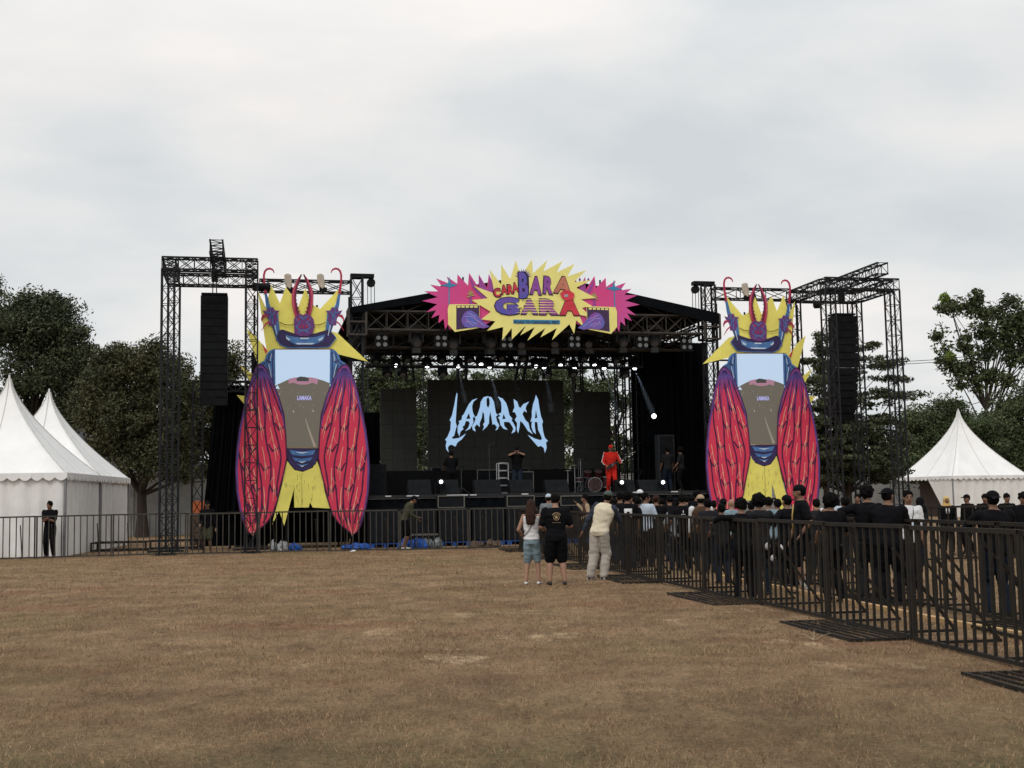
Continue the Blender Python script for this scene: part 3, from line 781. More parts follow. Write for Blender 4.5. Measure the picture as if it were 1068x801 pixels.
# rear masts
for um, v, lab in ((uml, 9.2, 'rear left'), (umr, 9.2, 'rear right'), (-1.2, 9.2, 'rear centre'), (pxu(647, 420, 8.9), 8.9, 'inner rear'), (pxu(603, 420, 9.0), 9.0, 'slim rear')):
    t = thing('stage_mast', '%s truss mast holding up the back of the stage roof' % lab, 'mast', S(um, v, 0), TH, 'rear stage masts')
    MB().truss(S(um, v, .05), S(um, v, 8.2), .36, .36, SV, .6, r=.03, rl=.016).build('mast_truss', M_truss, t)
# side drape tower left of the left beetle
ud = pxu(206, 450, 1.2); zd = UZ(206, 398, 1.2)[1]
t = thing('wing_scaffold', 'short black truss mast with high cross truss carrying the drape left of the left beetle', 'truss', S(ud, 1.2, 0), TH)
MB().truss(S(ud, 1.2, 0), S(ud, 1.2, zd), .34, .34, SV, .6).build('mast_truss', M_truss, t)
ud2 = pxu(262, 400, 1.2)
MB().truss(S(ud + .2, 1.2, zd - .17), S(ud2, 1.2, zd - .17), .34, .34, Z, .6, x=True).build('cross_truss', M_truss, t)
def drape(label, ua, ub, v, z0, z1, sk=0.0, vb=None, cat='drape', group='black stage drapes'):
    q = MB(); m = 70; rows = 5; vb = v if vb is None else vb
    for k in range(rows + 1):
        for i_ in range(m + 1):
            f_ = i_ / m; fold = .07 * math.sin(i_ * 1.3 + math.sin(i_ * .31) * 2) + .03 * math.sin(i_ * 3.1 + k * .5)
            q.v.append(S(ua + (ub - ua) * f_ + sk * k / rows * (1 - f_) + (fold if abs(vb - v) > .5 else 0), v + (vb - v) * f_ + (fold if abs(vb - v) < .5 else 0), z0 + (z1 - z0) * k / rows))
    for k in range(rows):
        for i_ in range(m):
            a_ = k * (m + 1) + i_; q.f.append((a_, a_ + 1, a_ + m + 2, a_ + m + 1))
    return tag(q.build('drape', M_drape, smooth=True), label, cat, group)
drape('black drape hanging beside the left truss mast, left of the left beetle', ud + .1, ud2 + .6, 1.45, .1, zd - .1, .5)
uin = uml + .35
drape('black side drape at the left wing of the stage behind the left beetle', uml - 3.6, uml - .1, 2.6, 0.1, 7.0)
drape('narrow black drape hanging at the left inside edge of the stage', uml + .25, pxu(396, 450, 4.5), 4.5, 1.75, UZ(390, 430, 4.5)[1])
drape('wide black drape closing the right wing of the stage', pxu(668, 430, 3.2), pxu(738, 430, 3.2), 3.2, 1.75, 7.6)
drape('long black drape running back along the right side of the stage', umr - .25, umr - .25, 2.8, 1.75, 7.6, 0, 8.6)
drape('black drape hung high across the rear of the roof above the trees', uml, umr, 9.5, UZ(540, 372, 9.5)[1], 8.3)
drape('black drape running back along the left side of the stage', uml + .1, uml + .1, 5, 1.75, 4.4, 0, 8.6)

# ------------------------------------------------------------------ roof
zr0, zr1 = UZ(380, 322.5, 0)[1], UZ(556, 287, 0)[1]
ul, ur = uml - .25, umr + .25; um_ = (uml + umr) / 2
rt = thing('stage_roof', 'black gabled stage roof on steel trusses', 'stage roof', S(um_, 4.5, 7.5), TH)
q = MB()
for v0_, v1_ in ((-.35, 9.6),):
    for (ua, za, ub, zb) in ((ul, zr0, um_, zr1), (um_, zr1, ur, zr0)):
        n_ = 12
        for k in range(n_):
            va, vb = v0_ + (v1_ - v0_) * k / n_, v0_ + (v1_ - v0_) * (k + 1) / n_
            q.add([S(ua, va, za), S(ub, va, zb), S(ub, vb, zb), S(ua, vb, za), S(ua, va, za - .04), S(ub, va, zb - .04), S(ub, vb, zb - .04), S(ua, vb, za - .04)],
                  [(0, 1, 2, 3), (7, 6, 5, 4), (0, 4, 5, 1), (3, 2, 6, 7), (0, 3, 7, 4), (1, 5, 6, 2)])
q.build('canopy', M_drape, rt)
MB().poly([(ul, 8.0), (ur, 8.0), (ur, zr0 - .06), (um_, zr1 - .06), (ul, zr0 - .06)], lambda a, b, c: S(a, 9.55 + c, b), 0, .03).build('rear_gable', M_drape, rt)
q = MB(); th_ = .42                        # hanging front valance following the gable
for (ua, za, ub, zb) in ((ul, zr0, um_, zr1), (um_, zr1, ur, zr0)):
    q.add([S(ua, -.37, za + .01), S(ub, -.37, zb + .01), S(ub, -.37, zb - th_), S(ua, -.37, za - th_ * .5), S(ua, -.34, za + .01), S(ub, -.34, zb + .01), S(ub, -.34, zb - th_), S(ua, -.34, za - th_ * .5)],
          [(0, 3, 2, 1), (4, 5, 6, 7), (0, 1, 5, 4), (3, 7, 6, 2)])
q.build('valance', M_drape, rt)
zc0 = UZ(450, 345, 0)[1]; zc1 = UZ(450, 326, 0)[1]
for v in (0.0, 3.2, 6.2, 9.2):
    q = MB().truss(S(uml + .3, v, (zc0 + zc1) / 2), S(umr - .3, v, (zc0 + zc1) / 2), .45, zc1 - zc0, Z, .72, x=True, r=.03, rl=.017)
    q.build('cross_truss', M_mast if v == 0 else M_truss, rt)
    g = MB(); nseg = 8
    for k in range(1, nseg):
        u = uml + (umr - uml) * k / nseg; f_ = 1 - abs(u - um_) / ((umr - uml) / 2); zt = zr0 + (zr1 - zr0) * f_ - .08
        g.bar(S(u, v, zc1), S(u, v, zt), .05)
        u2 = uml + (umr - uml) * (k + (1 if u < um_ else -1)) / nseg; f2 = 1 - abs(u2 - um_) / ((umr - uml) / 2); z2 = zr0 + (zr1 - zr0) * f2 - .08
        g.bar(S(u, v, zc1), S(u2, v, z2), .04)
    for sg in (ul + .3, ur - .3): g.bar(S(sg, v, zr0 - .02), S(um_, v, zr1 - .08), .07)
    g.build('gable_frame', M_mast if v == 0 else M_truss, rt)
for u in (uml + .3, um_ - 3, um_, um_ + 3, umr - .3):
    MB().truss(S(u, .3, zc0 + .2), S(u, 9.0, zc0 + .2), .3, .3, Z, .8).build('spine_truss', M_truss, rt)
# lower front light bars
zb1 = UZ(540, 383, 2.2)[1]; zb0 = UZ(540, 366, 2.2)[1]
lt_ = thing('lighting_truss', 'black box truss above the stage carrying the front row of small spotlights', 'truss', S(um_, 2.2, zb1), TH, 'flown lighting trusses')
MB().truss(S(uml + .5, 2.2, (zb0 + zb1) / 2), S(pxu(668, 375, 2.2), 2.2, (zb0 + zb1) / 2), .5, zb0 - zb1, Z, .95, x=True, r=.03, rl=.016).build('truss_body', M_truss, lt_)
for u in (uml + 1.2, um_ - 2.6, um_ + 1.4): MB().rod(S(u, 2.2, zb0), S(u, 2.2, zc0), .02).build('hanging_chain', M_black, lt_)
zd1 = UZ(540, 366, 1.2)[1]
lt2 = thing('lighting_truss', 'rusty box truss directly below the front roof truss holding the large moving heads', 'truss', S(um_, 1.2, zd1), TH, 'flown lighting trusses')
MB().truss(S(uml + .4, 1.2, UZ(540, 357, 1.2)[1]), S(umr - .6, 1.2, UZ(540, 357, 1.2)[1]), .45, .5, Z, 1.0, x=True, r=.026, rl=.016).build('truss_body', M_mast, lt2)
for u in (uml + 2, um_, umr - 2): MB().rod(S(u, 1.2, zd1 + .3), S(u, 1.2, zc0 + .2), .02).build('hanging_chain', M_black, lt2)
# slanted ladder trusses hanging inside
for k, (x0, x1) in enumerate(((423, 428), (548, 541), (620, 626))):
    a, b = gm(x0, 366, 4), gm(x1, 398, 4)
    tag(MB().truss(a, b, .3, .3, SV, .5).build('drop_truss', M_truss), ['short dark truss stub hanging at the left of the light row', 'short dark truss stub hanging above the middle of the main screen', 'short dark truss stub hanging right of the main screen'][k], 'truss', 'hanging truss stubs')

# ------------------------------------------------------------------ lamps
M_lens = emat('lit_lens', (0.95, 0.97, 1.0), 6.0)
M_lensd = mat('blinder_lens', (0.15, 0.15, 0.145), 0.3, 0.2, 0.4, 8)
M_sil = mat('grey_housing', (0.055, 0.058, 0.062), 0.5, 0.1, 0.3)
M_orange = emat('warm_lit_panel', (0.9, 0.32, 0.12), 0.35)
def spotlight(px, py, lit, label, v=2.0):
    p = gm(px, py, v); u, z = UZ(px, py, v)
    t = thing('spotlight', label, 'stage light', p, TH, 'small spotlights on the light row')
    ax = (Vector((0, 0, -1)) * .75 - SV * .55).normalized()
    q = MB(); q.tube([p - ax * .42, p - ax * .32, p - ax * .05, p], [.08, .17, .20, .16], 10); q.build('housing', M_black, t)
    q = MB(); q.tube([p + ax * .002, p + ax * .02], [.075 if lit else .11] * 2, 12); q.build('lens', M_lens if lit else M_lensd, t)
    q = MB(); top = p - ax * .15
    for s_ in (-1, 1): q.bar(top + SU * .17 * s_, top + SU * .17 * s_ + Z * .35, .025)
    q.bar(top - SU * .17 + Z * .35, top + SU * .17 + Z * .35, .03); q.build('yoke', M_black, t)
LITX = [(412.7, 381), (445.5, 382), (478, 382), (501.7, 380), (510.7, 382.5), (533, 381), (559, 382), (567.5, 383), (584.6, 381), (599, 384), (620, 381), (630, 384), (662, 384)]
for k, (x, y) in enumerate(LITX): spotlight(x, y, True, 'small black spotlight glowing white, %s lit one from the left on the light row' % ORD[k])
for k, (x, y) in enumerate([(392, 378), (425, 376), (461, 377), (490, 376), (523, 374), (546, 375), (576, 376), (609, 375), (643, 377), (404, 391), (420, 391), (462, 391), (571, 392), (598, 391), (652, 392)]):
    spotlight(x, y, False, 'small dark unlit spotlight, %s unlit one from the left on the light row' % ORD[k])
def blinder(px, py, label):
    v = -.32; p = gm(px, py, v)
    t = thing('blinder_lamp', label, 'stage light', p, TH, 'four-lens blinders')
    Mz = Matrix.Rotation(TH, 3, 'Z')
    q = MB()
    for s_ in (-1, 1):
        q.box(p + SU * .13 * s_, (.03, .1, .5), Mz)
    q.box(p + Z * .24, (.5, .1, .03), Mz); q.box(p - Z * .24, (.5, .1, .03), Mz); q.box(p + SV * .04, (.46, .06, .46), Mz); q.build('case', M_black, t)
    for a_ in (-1, 1):
        for b2 in (-1, 1):
            c = p + SU * .115 * a_ + Z * .115 * b2
            MB().tube([c - SV * .07, c - SV * .03], [.075, .05], 12).build('lens', M_lensd, t)
    MB().rod(p + Z * .25, p + Z * .5, .02).build('clamp', M_black, t)
for k, (x, y) in enumerate([(398, 356), (460, 356), (528.6, 357), (599, 356.5), (670, 357), (716, 359)]):
    blinder(x, y, 'square four-lens blinder lamp, %s from the left under the front roof truss' % ORD[k])
def moving_head(px, py, label, v=.75, s=1.0, rz=0.0, grey=False):
    p = gm(px, py, v)
    t = thing('moving_head', label, 'stage light', p, TH, 'large hanging moving heads')
    Mz = Matrix.Rotation(TH + rz, 3, 'Z'); m_ = M_sil if grey else M_black
    q = MB(); q.box(p + Z * .42 * s, (.38 * s, .3 * s, .14 * s), Mz); q.build('base', m_, t)
    q = MB()
    for a_ in (-1, 1): q.box(p + Mz @ Vector((.2 * s * a_, 0, .16 * s)), (.06 * s, .16 * s, .44 * s), Mz)
    q.build('yoke', m_, t)
    ax = (Mz @ Vector((0, -.75, -.6))).normalized()
    q = MB(); q.tube([p - ax * .22 * s, p - ax * .12 * s, p + ax * .12 * s, p + ax * .2 * s], [.1 * s, .17 * s, .18 * s, .14 * s], 14); q.build('head', m_, t, True)
    q = MB(); q.tube([p + ax * .201 * s, p + ax * .215 * s], [.115 * s] * 2, 14); q.build('lens', mat('dim_glass', (.12, .12, .13), .15), t)
    q = MB(); q.box(p + Z * (-.32 * s), (.24 * s, .2 * s, .16 * s), Mz); q.build('lower_box', M_sil, t)
for k, (x, y, g_) in enumerate([(434, 355, 1), (473, 357, 1), (510.5, 356, 1), (544.5, 357, 0), (579, 356, 0), (615, 356, 0), (649, 355, 1), (682.5, 355, 1)]):
    moving_head(x, y, 'large grey moving head lamp, %s from the left below the front truss' % ORD[k], s=1.15, rz=random.uniform(-.5, .5), grey=bool(g_))
# low floor spots with bright lenses
def floor_spot(px, py, label, v, r=.062):
    u, z = UZ(px, py, v); p = S(u, v, z)
    t = thing('floor_spot', label, 'stage light', S(u, v, 1.75 if z < 3 else z - .2), TH, 'bright spotlights on stage')
    q = MB(); q.tube([p + SV * .3, p + SV * .22, p + SV * .02], [.07, .12, .13], 12); q.build('housing', M_black, t)
    MB().tube([p, p - SV * .02], [r, r], 16).build('lens', M_lens, t)
    q = MB()
    for s_ in (-1, 1): q.bar(p + SU * .19 * s_ + SV * .1, p + SU * .19 * s_ + SV * .1 - Z * (z - 1.75 if z < 3 else .2), .03)
    if z < 3: q.bar(S(u - .2, v + .1, 1.765), S(u + .2, v + .1, 1.765), .12, .03)
    q.build('bracket', M_black, t)
floor_spot(460, 502.5, 'glaring white spotlight on the deck beside the bassist in black', .25)
floor_spot(648.5, 503, 'glaring white spotlight on the deck right of the guitarist in red', .25)
floor_spot(691.5, 503, 'glaring white spotlight on the deck in front of the right stage crew', .25)
floor_spot(682, 434, 'bright tilted spotlight hanging high before the right black drape', 2.6, .09)

m_bm = bpy.data.materials.new('stage_haze'); m_bm.use_nodes = True; nt_ = m_bm.node_tree; nt_.nodes.remove(nt_.nodes['Principled BSDF'])
pv = nt_.nodes.new('ShaderNodeVolumePrincipled'); pv.inputs['Color'].default_value = (.8, .88, 1, 1); pv.inputs['Density'].default_value = .10; nt_.links.new(pv.outputs[0], nt_.nodes['Material Output'].inputs['Volume'])
for k, (x0, y0, x1, y1, e_) in enumerate(((662, 384.5, 681, 431, 26), (478, 383, 485.5, 420, 10), (510.7, 383.5, 520, 425, 16), (533, 382, 545, 428, 10), (567.5, 383.5, 576, 430, 8), (630, 384.5, 649, 445, 14))):
    a, b = gm(x0, y0, 1.95), gm(x1, y1, .9); ax = (b - a).normalized(); L_ = (b - a).length
    o_ = MB().tube([a + ax * .03, b], [.05, .05 + L_ * .045], 12).build('light_beam', m_bm)
    tag(o_, ['strong slanting pale light beam before the right black drape', 'faint light beam over the left end of the band logo', 'pale light beam crossing above the middle letters of the logo', 'faint light beam right of the middle of the logo', 'faint light beam near the right top of the main screen', 'pale slanting light beam above the guitarist in red'][k], 'light beam', 'light beams in the stage haze')
    ld = bpy.data.lights.new('spot', 'SPOT'); ld.energy = e_ * 26; ld.spot_size = R(7); ld.spot_blend = .6; ld.shadow_soft_size = .02; ld.color = (.75, .86, 1)
    lo = bpy.data.objects.new('spot_lamp', ld); C.objects.link(lo); lo.location = a + ax * .02; lo.rotation_euler = (-ax).to_track_quat('Z', 'Y').to_euler()
# ------------------------------------------------------------------ screens
M_led = mat('led_panel', (0.040, 0.041, 0.036), 0.6, 0, 0.15, 4, col2=(0.052, 0.052, 0.045))
def screen(x0, x1, y0, y1, v, label, name='led_screen'):
    ua, za = UZ(x0, y1, v); ub, zb = UZ(x1, y0, v)
    um2 = (ua + ub) / 2
    t = thing(name, label, 'screen', S(um2, v, za), TH)
    q = MB(); nx_ = max(1, round((ub - ua) / .5)); nz_ = max(1, round((zb - za) / .5))
    for i_ in range(nx_):
        for j_ in range(nz_):
            sbox(q, ua + (ub - ua) * i_ / nx_ + .004, ua + (ub - ua) * (i_ + 1) / nx_ - .004, v, v + .08, za + (zb - za) * j_ / nz_ + .004, za + (zb - za) * (j_ + 1) / nz_ - .004)
    q.build('led_tiles', M_led, t)
    sbox(MB(), ua, ub, v + .09, v + .14, za, zb).build('back_frame', M_black, t)
    for u in (ua + .3, ub - .3): MB().bar(S(u, v + .3, 1.75), S(u, v + .3, zb - .1), .06).build('support', M_black, t)
    return t
main = screen(446.5, 587.5, 396.5, 491, 7.6, 'wide black LED wall showing a pale blue spiked band logo')
screen(397, 434.5, 405.5, 492.5, 7.2, 'narrow dark LED screen left of the main one')
screen(599.5, 636, 408.5, 492, 7.2, 'narrow dark LED screen right of the main one')
M_logo = emat('lit_logo', (0.40, 0.62, 0.90), 0.85)
LOGO = [
 [(183,208),(188,225),(180,340),(172,470),(182,505),(170,545),(160,590),(138,608),(150,620),(200,612),(265,572),(225,625),(190,650),(170,688),(135,670),(112,680),(102,700),(110,738),(90,715),(84,680),(92,640),(78,628),(100,600),(125,540),(130,465),(118,455),(140,410),(160,320),(172,250)],
 [(368,258),(330,290),(318,330),(322,370),(330,400),(342,418),(325,432),(330,470),(318,500),(300,530),(255,552),(285,520),(298,480),(285,462),(262,462),(250,500),(232,512),(242,532),(215,555),(205,598),(190,560),(190,510),(205,480),(200,462),(225,450),(230,415),(245,400),(270,350),(290,310),(320,275)],
 [(455,240),(490,250),(512,290),(520,340),(530,390),(548,408),(530,420),(540,465),(560,500),(545,535),(525,545),(540,515),(515,487),(500,495),(492,440),(480,378),(470,425),(468,480),(450,510),(412,545),(425,510),(415,490),(430,470),(425,400),(412,375),(405,430),(385,480),(387,515),(360,490),(340,515),(350,555),(325,540),(318,505),(340,470),(350,440),(338,430),(362,415),(375,380),(388,340),(395,290),(420,250)],
 [(545,243),(590,262),(620,300),(635,345),(650,410),(676,440),(668,455),(685,480),(705,520),(700,555),(668,572),(685,530),(670,500),(650,472),(625,468),(600,470),(604,505),(635,540),(598,530),(570,495),(562,450),(548,430),(570,415),(550,400),(578,385),(580,340),(575,290)],
 [(688,265),(720,290),(732,330),(745,348),(775,310),(825,288),(800,325),(793,350),(805,385),(780,370),(765,400),(790,450),(820,480),(830,530),(858,578),(815,550),(790,510),(768,478),(745,460),(740,510),(728,570),(716,540),(718,480),(698,450),(715,420),(700,385),(678,380),(695,340),(690,300)],
 [(885,230),(905,270),(915,340),(930,420),(948,465),(940,490),(950,560),(965,610),(992,638),(975,650),(980,700),(965,745),(955,700),(930,682),(905,690),(870,650),(835,610),(812,583),(870,615),(925,632),(940,620),(930,590),(905,540),(898,472),(875,468),(875,510),(885,577),(860,555),(845,510),(850,460),(836,470),(850,420),(848,380),(860,310),(875,270)]]
HOLES = [[(290,390),(302,442),(265,442)], [(460,245),(472,270),(474,310),(462,345),(448,325),(446,270)], [(598,398),(616,442),(586,444)], [(885,362),(897,432),(876,440)]]
def logo_fr(v):
    return lambda a, b, c: S(a, v + c, b)
def lp(pts): return [UZ(455 + x / 8.52, 385 + y / 8.52, 7.6) for x, y in pts]
for P_l in LOGO:
    MB().poly(lp(P_l), logo_fr(7.6), -.012, .006).build('logo_letter', M_logo, main)
q = MB()
for P_l in HOLES: q.poly(lp(P_l), logo_fr(7.6), -.018, .005)
q.build('letter_counter', M_led, main)

# ------------------------------------------------------------------ stage deck
ZS = 1.75
dk = thing('stage_deck', 'black stage platform with dark skirt', 'stage', S(um_, 4.5, 0), TH)
sbox(MB(), uml - .3, umr + .3, .0, 9.8, ZS - .12, ZS).build('deck', mat('stage_floor', (.016, .016, .017), .5, 0, .3, 3), dk)
q = MB(); m = 120
for k in range(2):
    for i_ in range(m + 1):
        q.v.append(S(uml - .25 + (umr - uml + .5) * i_ / m, .06 + .03 * math.sin(i_ * 1.7), .02 if k == 0 else ZS - .13))
for i_ in range(m): q.f.append((i_, i_ + 1, i_ + m + 2, i_ + m + 1))
q.build('skirt', M_drape, dk, True)
q = MB()
for (x0, x1) in ((402, 408), (466, 488), (490, 497), (424, 437), (544, 551), (660, 668), (700, 707)):
    ua, ub = pxu(x0, 515, 0), pxu(x1, 515, 0); sbox(q, ua, ub, -.012, -.002, ZS - .05, ZS - .012)
q.build('edge_tape', mat('white_tape', (.6, .6, .6), .6), dk)
# low ramp / loading deck left and right
dk2 = thing('wing_platform', 'low black platform behind the left beetle panel', 'stage', S(uml - 2.3, 1.0, 0), TH)
sbox(MB(), uml - 4.4, uml - .35, .6, 2.4, 1.2, 1.3).build('deck', M_black, dk2)
for u in (uml - 4.3, uml - 2.4, uml - .5):
    for v in (.7, 2.3): MB().bar(S(u, v, 0), S(u, v, 1.2), .06).build('leg', M_black, dk2)
# subwoofer row in front of the deck
u = pxu(384, 540, -1.0); ue = pxu(740, 540, -1.0); k = 0; sub0 = None
M_blue = mat('blue_plastic', (0.012, 0.06, 0.26), 0.5, 0, 0.15, 6)
nsub = 0
while u < ue - 1.0:
    lab = 'large black subwoofer, %s from the left in the row before the stage' % ORD[nsub]
    if sub0 is None:
        sub0 = thing('subwoofer', lab, 'speaker', (0, 0, 0), 0, 'subwoofers before the stage')
        MB().box((0, .4, .72), (1.12, .85, 1.14)).build('cabinet', M_black, sub0)
        MB().box((0, -.032, .72), (1.04, .02, 1.04)).build('grille', M_grille, sub0)
        o_ = sub0
    else: o_ = dup(sub0, label=lab)
    o_.location = S(u + .58, -1.05, 0); o_.rotation_euler = (0, 0, TH)
    # blue pallet under it
    if nsub == 0:
        pal0 = thing('plastic_pallet', 'blue plastic pallet under the first subwoofer from the left', 'pallet', S(u + .58, -1.05, 0), TH, 'blue pallets under the subwoofers')
        pr_ = W[pal0.name]; W[pal0.name] = Matrix.Identity(4)
        q = MB(); q.box((0, .38, .13), (1.14, .95, .03)); 
        for a_ in (-.46, 0, .46): q.box((a_, .38, .055), (.16, .95, .11))
        q.build('pallet_body', M_blue, pal0)
    else: dup(pal0, S(u + .58, -1.05, 0), TH, label='blue plastic pallet under the %s subwoofer from the left' % ORD[nsub])
    u += 1.17; nsub += 1
def cab(name, label, cat, x0, x1, y0, y1, v, dep=.45, m_=None, zbot=None, slope=0.0, group=None, grille=True, trim=None):
    ua, za = UZ(x0, y1, v); ub, zb = UZ(x1, y0, v)
    if zbot is not None: za = zbot
    t = thing(name, label, cat, S((ua + ub) / 2, v + dep / 2, za), TH, group)
    q = MB(); q.add([S(ua, v, za), S(ub, v, za), S(ub, v + slope, zb), S(ua, v + slope, zb), S(ua, v + dep, za), S(ub, v + dep, za), S(ub, v + dep, zb), S(ua, v + dep, zb)],
                    [(0, 1, 2, 3), (5, 4, 7, 6), (4, 0, 3, 7), (1, 5, 6, 2), (3, 2, 6, 7), (4, 5, 1, 0)]); q.build('cabinet', m_ or M_black, t)
    if grille:
        e_ = .04; q = MB(); sl_ = slope / max(.01, zb - za)
        def pt(u_, z_, c_): return S(u_, v + sl_ * (z_ - za) + c_, z_)
        q.add([pt(ua + e_, za + e_, -.012), pt(ub - e_, za + e_, -.012), pt(ub - e_, zb - e_, -.012), pt(ua + e_, zb - e_, -.012), pt(ua + e_, za + e_, -.002), pt(ub - e_, za + e_, -.002), pt(ub - e_, zb - e_, -.002), pt(ua + e_, zb - e_, -.002)],
              [(0, 1, 2, 3), (7, 6, 5, 4), (0, 4, 5, 1), (1, 5, 6, 2), (2, 6, 7, 3), (3, 7, 4, 0)]); q.build('grille', M_grille, t)
    if trim:
        q = MB()
        for a_, b2 in (((ua, za), (ub, za)), ((ub, za), (ub, zb)), ((ub, zb), (ua, zb)), ((ua, zb), (ua, za))): q.bar(S(a_[0], v - .02, a_[1]), S(b2[0], v - .02, b2[1]), .035)
        q.build('trim', trim, t)
    return t
M_trim = mat('worn_metal_trim', (.16, .15, .13), .5, .5)
cab('front_fill', 'boxy front fill speaker on the subwoofers below the bassist', 'speaker', 457, 484, 517, 528.5, -.85, .5, trim=M_trim, zbot=1.3, group='front fill speakers')
cab('front_fill', 'boxy front fill speaker on the subwoofers below the singer', 'speaker', 529, 557, 517, 529, -.85, .5, trim=M_trim, zbot=1.3, group='front fill speakers')
cab('front_fill', 'boxy front fill speaker on the subwoofers left of the raglan shirt man', 'speaker', 585, 609, 517, 529, -.85, .5, trim=M_trim, zbot=1.3, group='front fill speakers')
for k, (x0, x1, lb) in enumerate(((427, 450, 'leftmost on the deck'), (462, 479, 'in front of the bassist in black'), (496, 523, 'left of the singer'), (533, 557, 'at the feet of the singer'), (570, 594, 'between singer and drum kit'), (645, 663, 'right of the guitarist in red'), (668, 690, 'rightmost on the deck'))):
    cab('wedge_monitor', 'black sloped floor monitor %s' % lb, 'speaker', x0, x1, 500, 513.5, .35, .6, zbot=ZS, slope=.32, group='floor monitors')
cab('guitar_amp', 'guitar cabinet with pale trim standing behind the wedges left of the singer', 'amplifier', 498, 520, 490, 503, 4.2, .4, zbot=ZS, trim=M_trim, group='backline cabinets')
cab('guitar_amp', 'guitar cabinet with worn metal trim just right of the singer', 'amplifier', 530, 556, 492, 512, 2.6, .4, zbot=ZS, trim=M_trim, group='backline cabinets')
cab('amp_head', 'small amplifier head on the backline beyond the singer', 'amplifier', 540, 552, 488, 492, 5.2, .3, group='amplifier heads', m_=M_sil, zbot=ZS + .75)
cab('amp_head', 'small amplifier head on the dark riser behind the bassist', 'amplifier', 450, 461, 487, 491.5, 6.2, .3, group='amplifier heads', m_=M_sil, zbot=2.42)
cab('amp_head', 'small amplifier head on the dark riser left of the drum kit', 'amplifier', 575, 584, 487.5, 492, 6.2, .3, group='amplifier heads', m_=M_sil, zbot=2.42)
cab('riser', 'long low black riser in front of the screens', 'riser', 400, 645, 488.5, 500, 5.9, 1.2, zbot=ZS, grille=False)
cab('side_fill', 'big black side fill speaker stack at the left stage edge', 'speaker', 384, 403, 484, 514, .6, .8, zbot=ZS, group='side fill stacks')
cab('side_fill', 'tall dark speaker stack at the right of the stage behind the crew', 'speaker', 688, 703, 453.5, 505, 2.0, .45, zbot=ZS, group='side fill stacks', m_=mat('charcoal_case', (.03, .031, .034), .6))
# silver rack
ua, za = UZ(520.5, 512, 2.2); ub, zb = UZ(530, 483, 2.2)
t = thing('equipment_rack', 'bright metal framed equipment rack behind the singer', 'rack', S((ua + ub) / 2, 2.4, ZS), TH)
q = MB()
for u in (ua, ub):
    for v in (2.2, 2.6): q.bar(S(u, v, ZS), S(u, v, zb), .035)
for kz in range(5):
    z = ZS + .03 + (zb - ZS - .03) * kz / 4
    q.bar(S(ua, 2.2, z), S(ub, 2.2, z), .05); q.bar(S(ua, 2.6, z), S(ub, 2.6, z), .035)
q.build('rack_frame', M_chrome, t); sbox(MB(), ua + .03, ub - .03, 2.22, 2.58, ZS + .06, zb - .06).build('gear', M_black, t)
# mic stands
def mic(px, ytop, v, label, boom=0):
    u, z = UZ(px, ytop, v); t = thing('microphone_stand', label, 'microphone stand', S(u, v, ZS), TH, 'microphone stands')
    MB().rod(S(u, v, ZS + .02), S(u, v, z - .12), .014).build('pole', M_sil, t)
    q = MB()
    for a_ in (0, 2.1, 4.2): q.rod(S(u, v, ZS + .25), S(u + .3 * math.cos(a_), v + .3 * math.sin(a_), ZS + .01), .012)
    q.build('tripod_base', M_sil, t)
    a = S(u, v, z - .12); b = S(u + boom, v - .1, z)
    MB().rod(a, b, .011).build('boom', M_sil, t)
    MB().ell(b, (.035, .035, .05)).build('microphone', M_black, t)
mic(481, 487, 1.0, 'microphone stand just right of the bassist in black', .05)
mic(510, 461, 2.2, 'tall microphone stand rising over the cabinet left of the singer', .25)
mic(603, 478, 1.6, 'microphone stand left of the drum kit', .2)
mic(607.5, 486, 2.0, 'short microphone stand close to the drum kit', -.15)
# drum kit
u0, _ = UZ(619, 500, 3.6)
t = thing('drum_kit', 'dark red drum kit behind the guitarist', 'drums', S(u0, 3.6, ZS), TH)
M_drum = mat('drum_shell', (.06, .012, .014), .3); M_skin = mat('drum_head', (.09, .05, .05), .6, 0, .5, 8)
def drum(c, ax, r, h, nm):
    q = MB(); q.tube([c - ax * h / 2, c + ax * h / 2], r, 20); o_ = q.build(nm, M_drum, t)
    for s_ in (-1, 1): MB().tube([c + ax * (h / 2 * s_ - .012 * s_), c + ax * (h / 2 * s_ + .012 * s_)], r * 1.03, 20).build('hoop', M_chrome, o_)
    MB().tube([c - ax * (h / 2 + .005), c - ax * (h / 2 + .018)], r * .96, 20).build('skin', M_skin, o_)
drum(S(u0, 3.6, ZS + .3), SV, .28, .42, 'bass_drum')
drum(S(u0 - .22, 3.65, ZS + .72), (Z * -.9 + SV * .35).normalized(), .15, .22, 'tom_drum'); drum(S(u0 + .2, 3.65, ZS + .72), (Z * -.9 + SV * .35).normalized(), .16, .24, 'tom_drum')
drum(S(u0 + .55, 3.9, ZS + .4), -Z, .2, .4, 'floor_drum'); drum(S(u0 - .5, 3.9, ZS + .5), -Z, .17, .15, 'snare_drum')
for a_, b2, zz in ((-.75, 3.6, 1.05), (.7, 3.7, 1.15), (-.35, 4.2, 1.3), (-.95, 3.9, .85)):
    q = MB().rod(S(u0 + a_, b2, ZS), S(u0 + a_, b2, ZS + zz), .014); cs_ = q.build('cymbal_stand', M_chrome, t)
    MB().tube([S(u0 + a_, b2, ZS + zz), S(u0 + a_, b2, ZS + zz + .03)], [.2, .03], 16).build('cymbal', mat('brass', (.35, .26, .10), .35, .9), cs_)
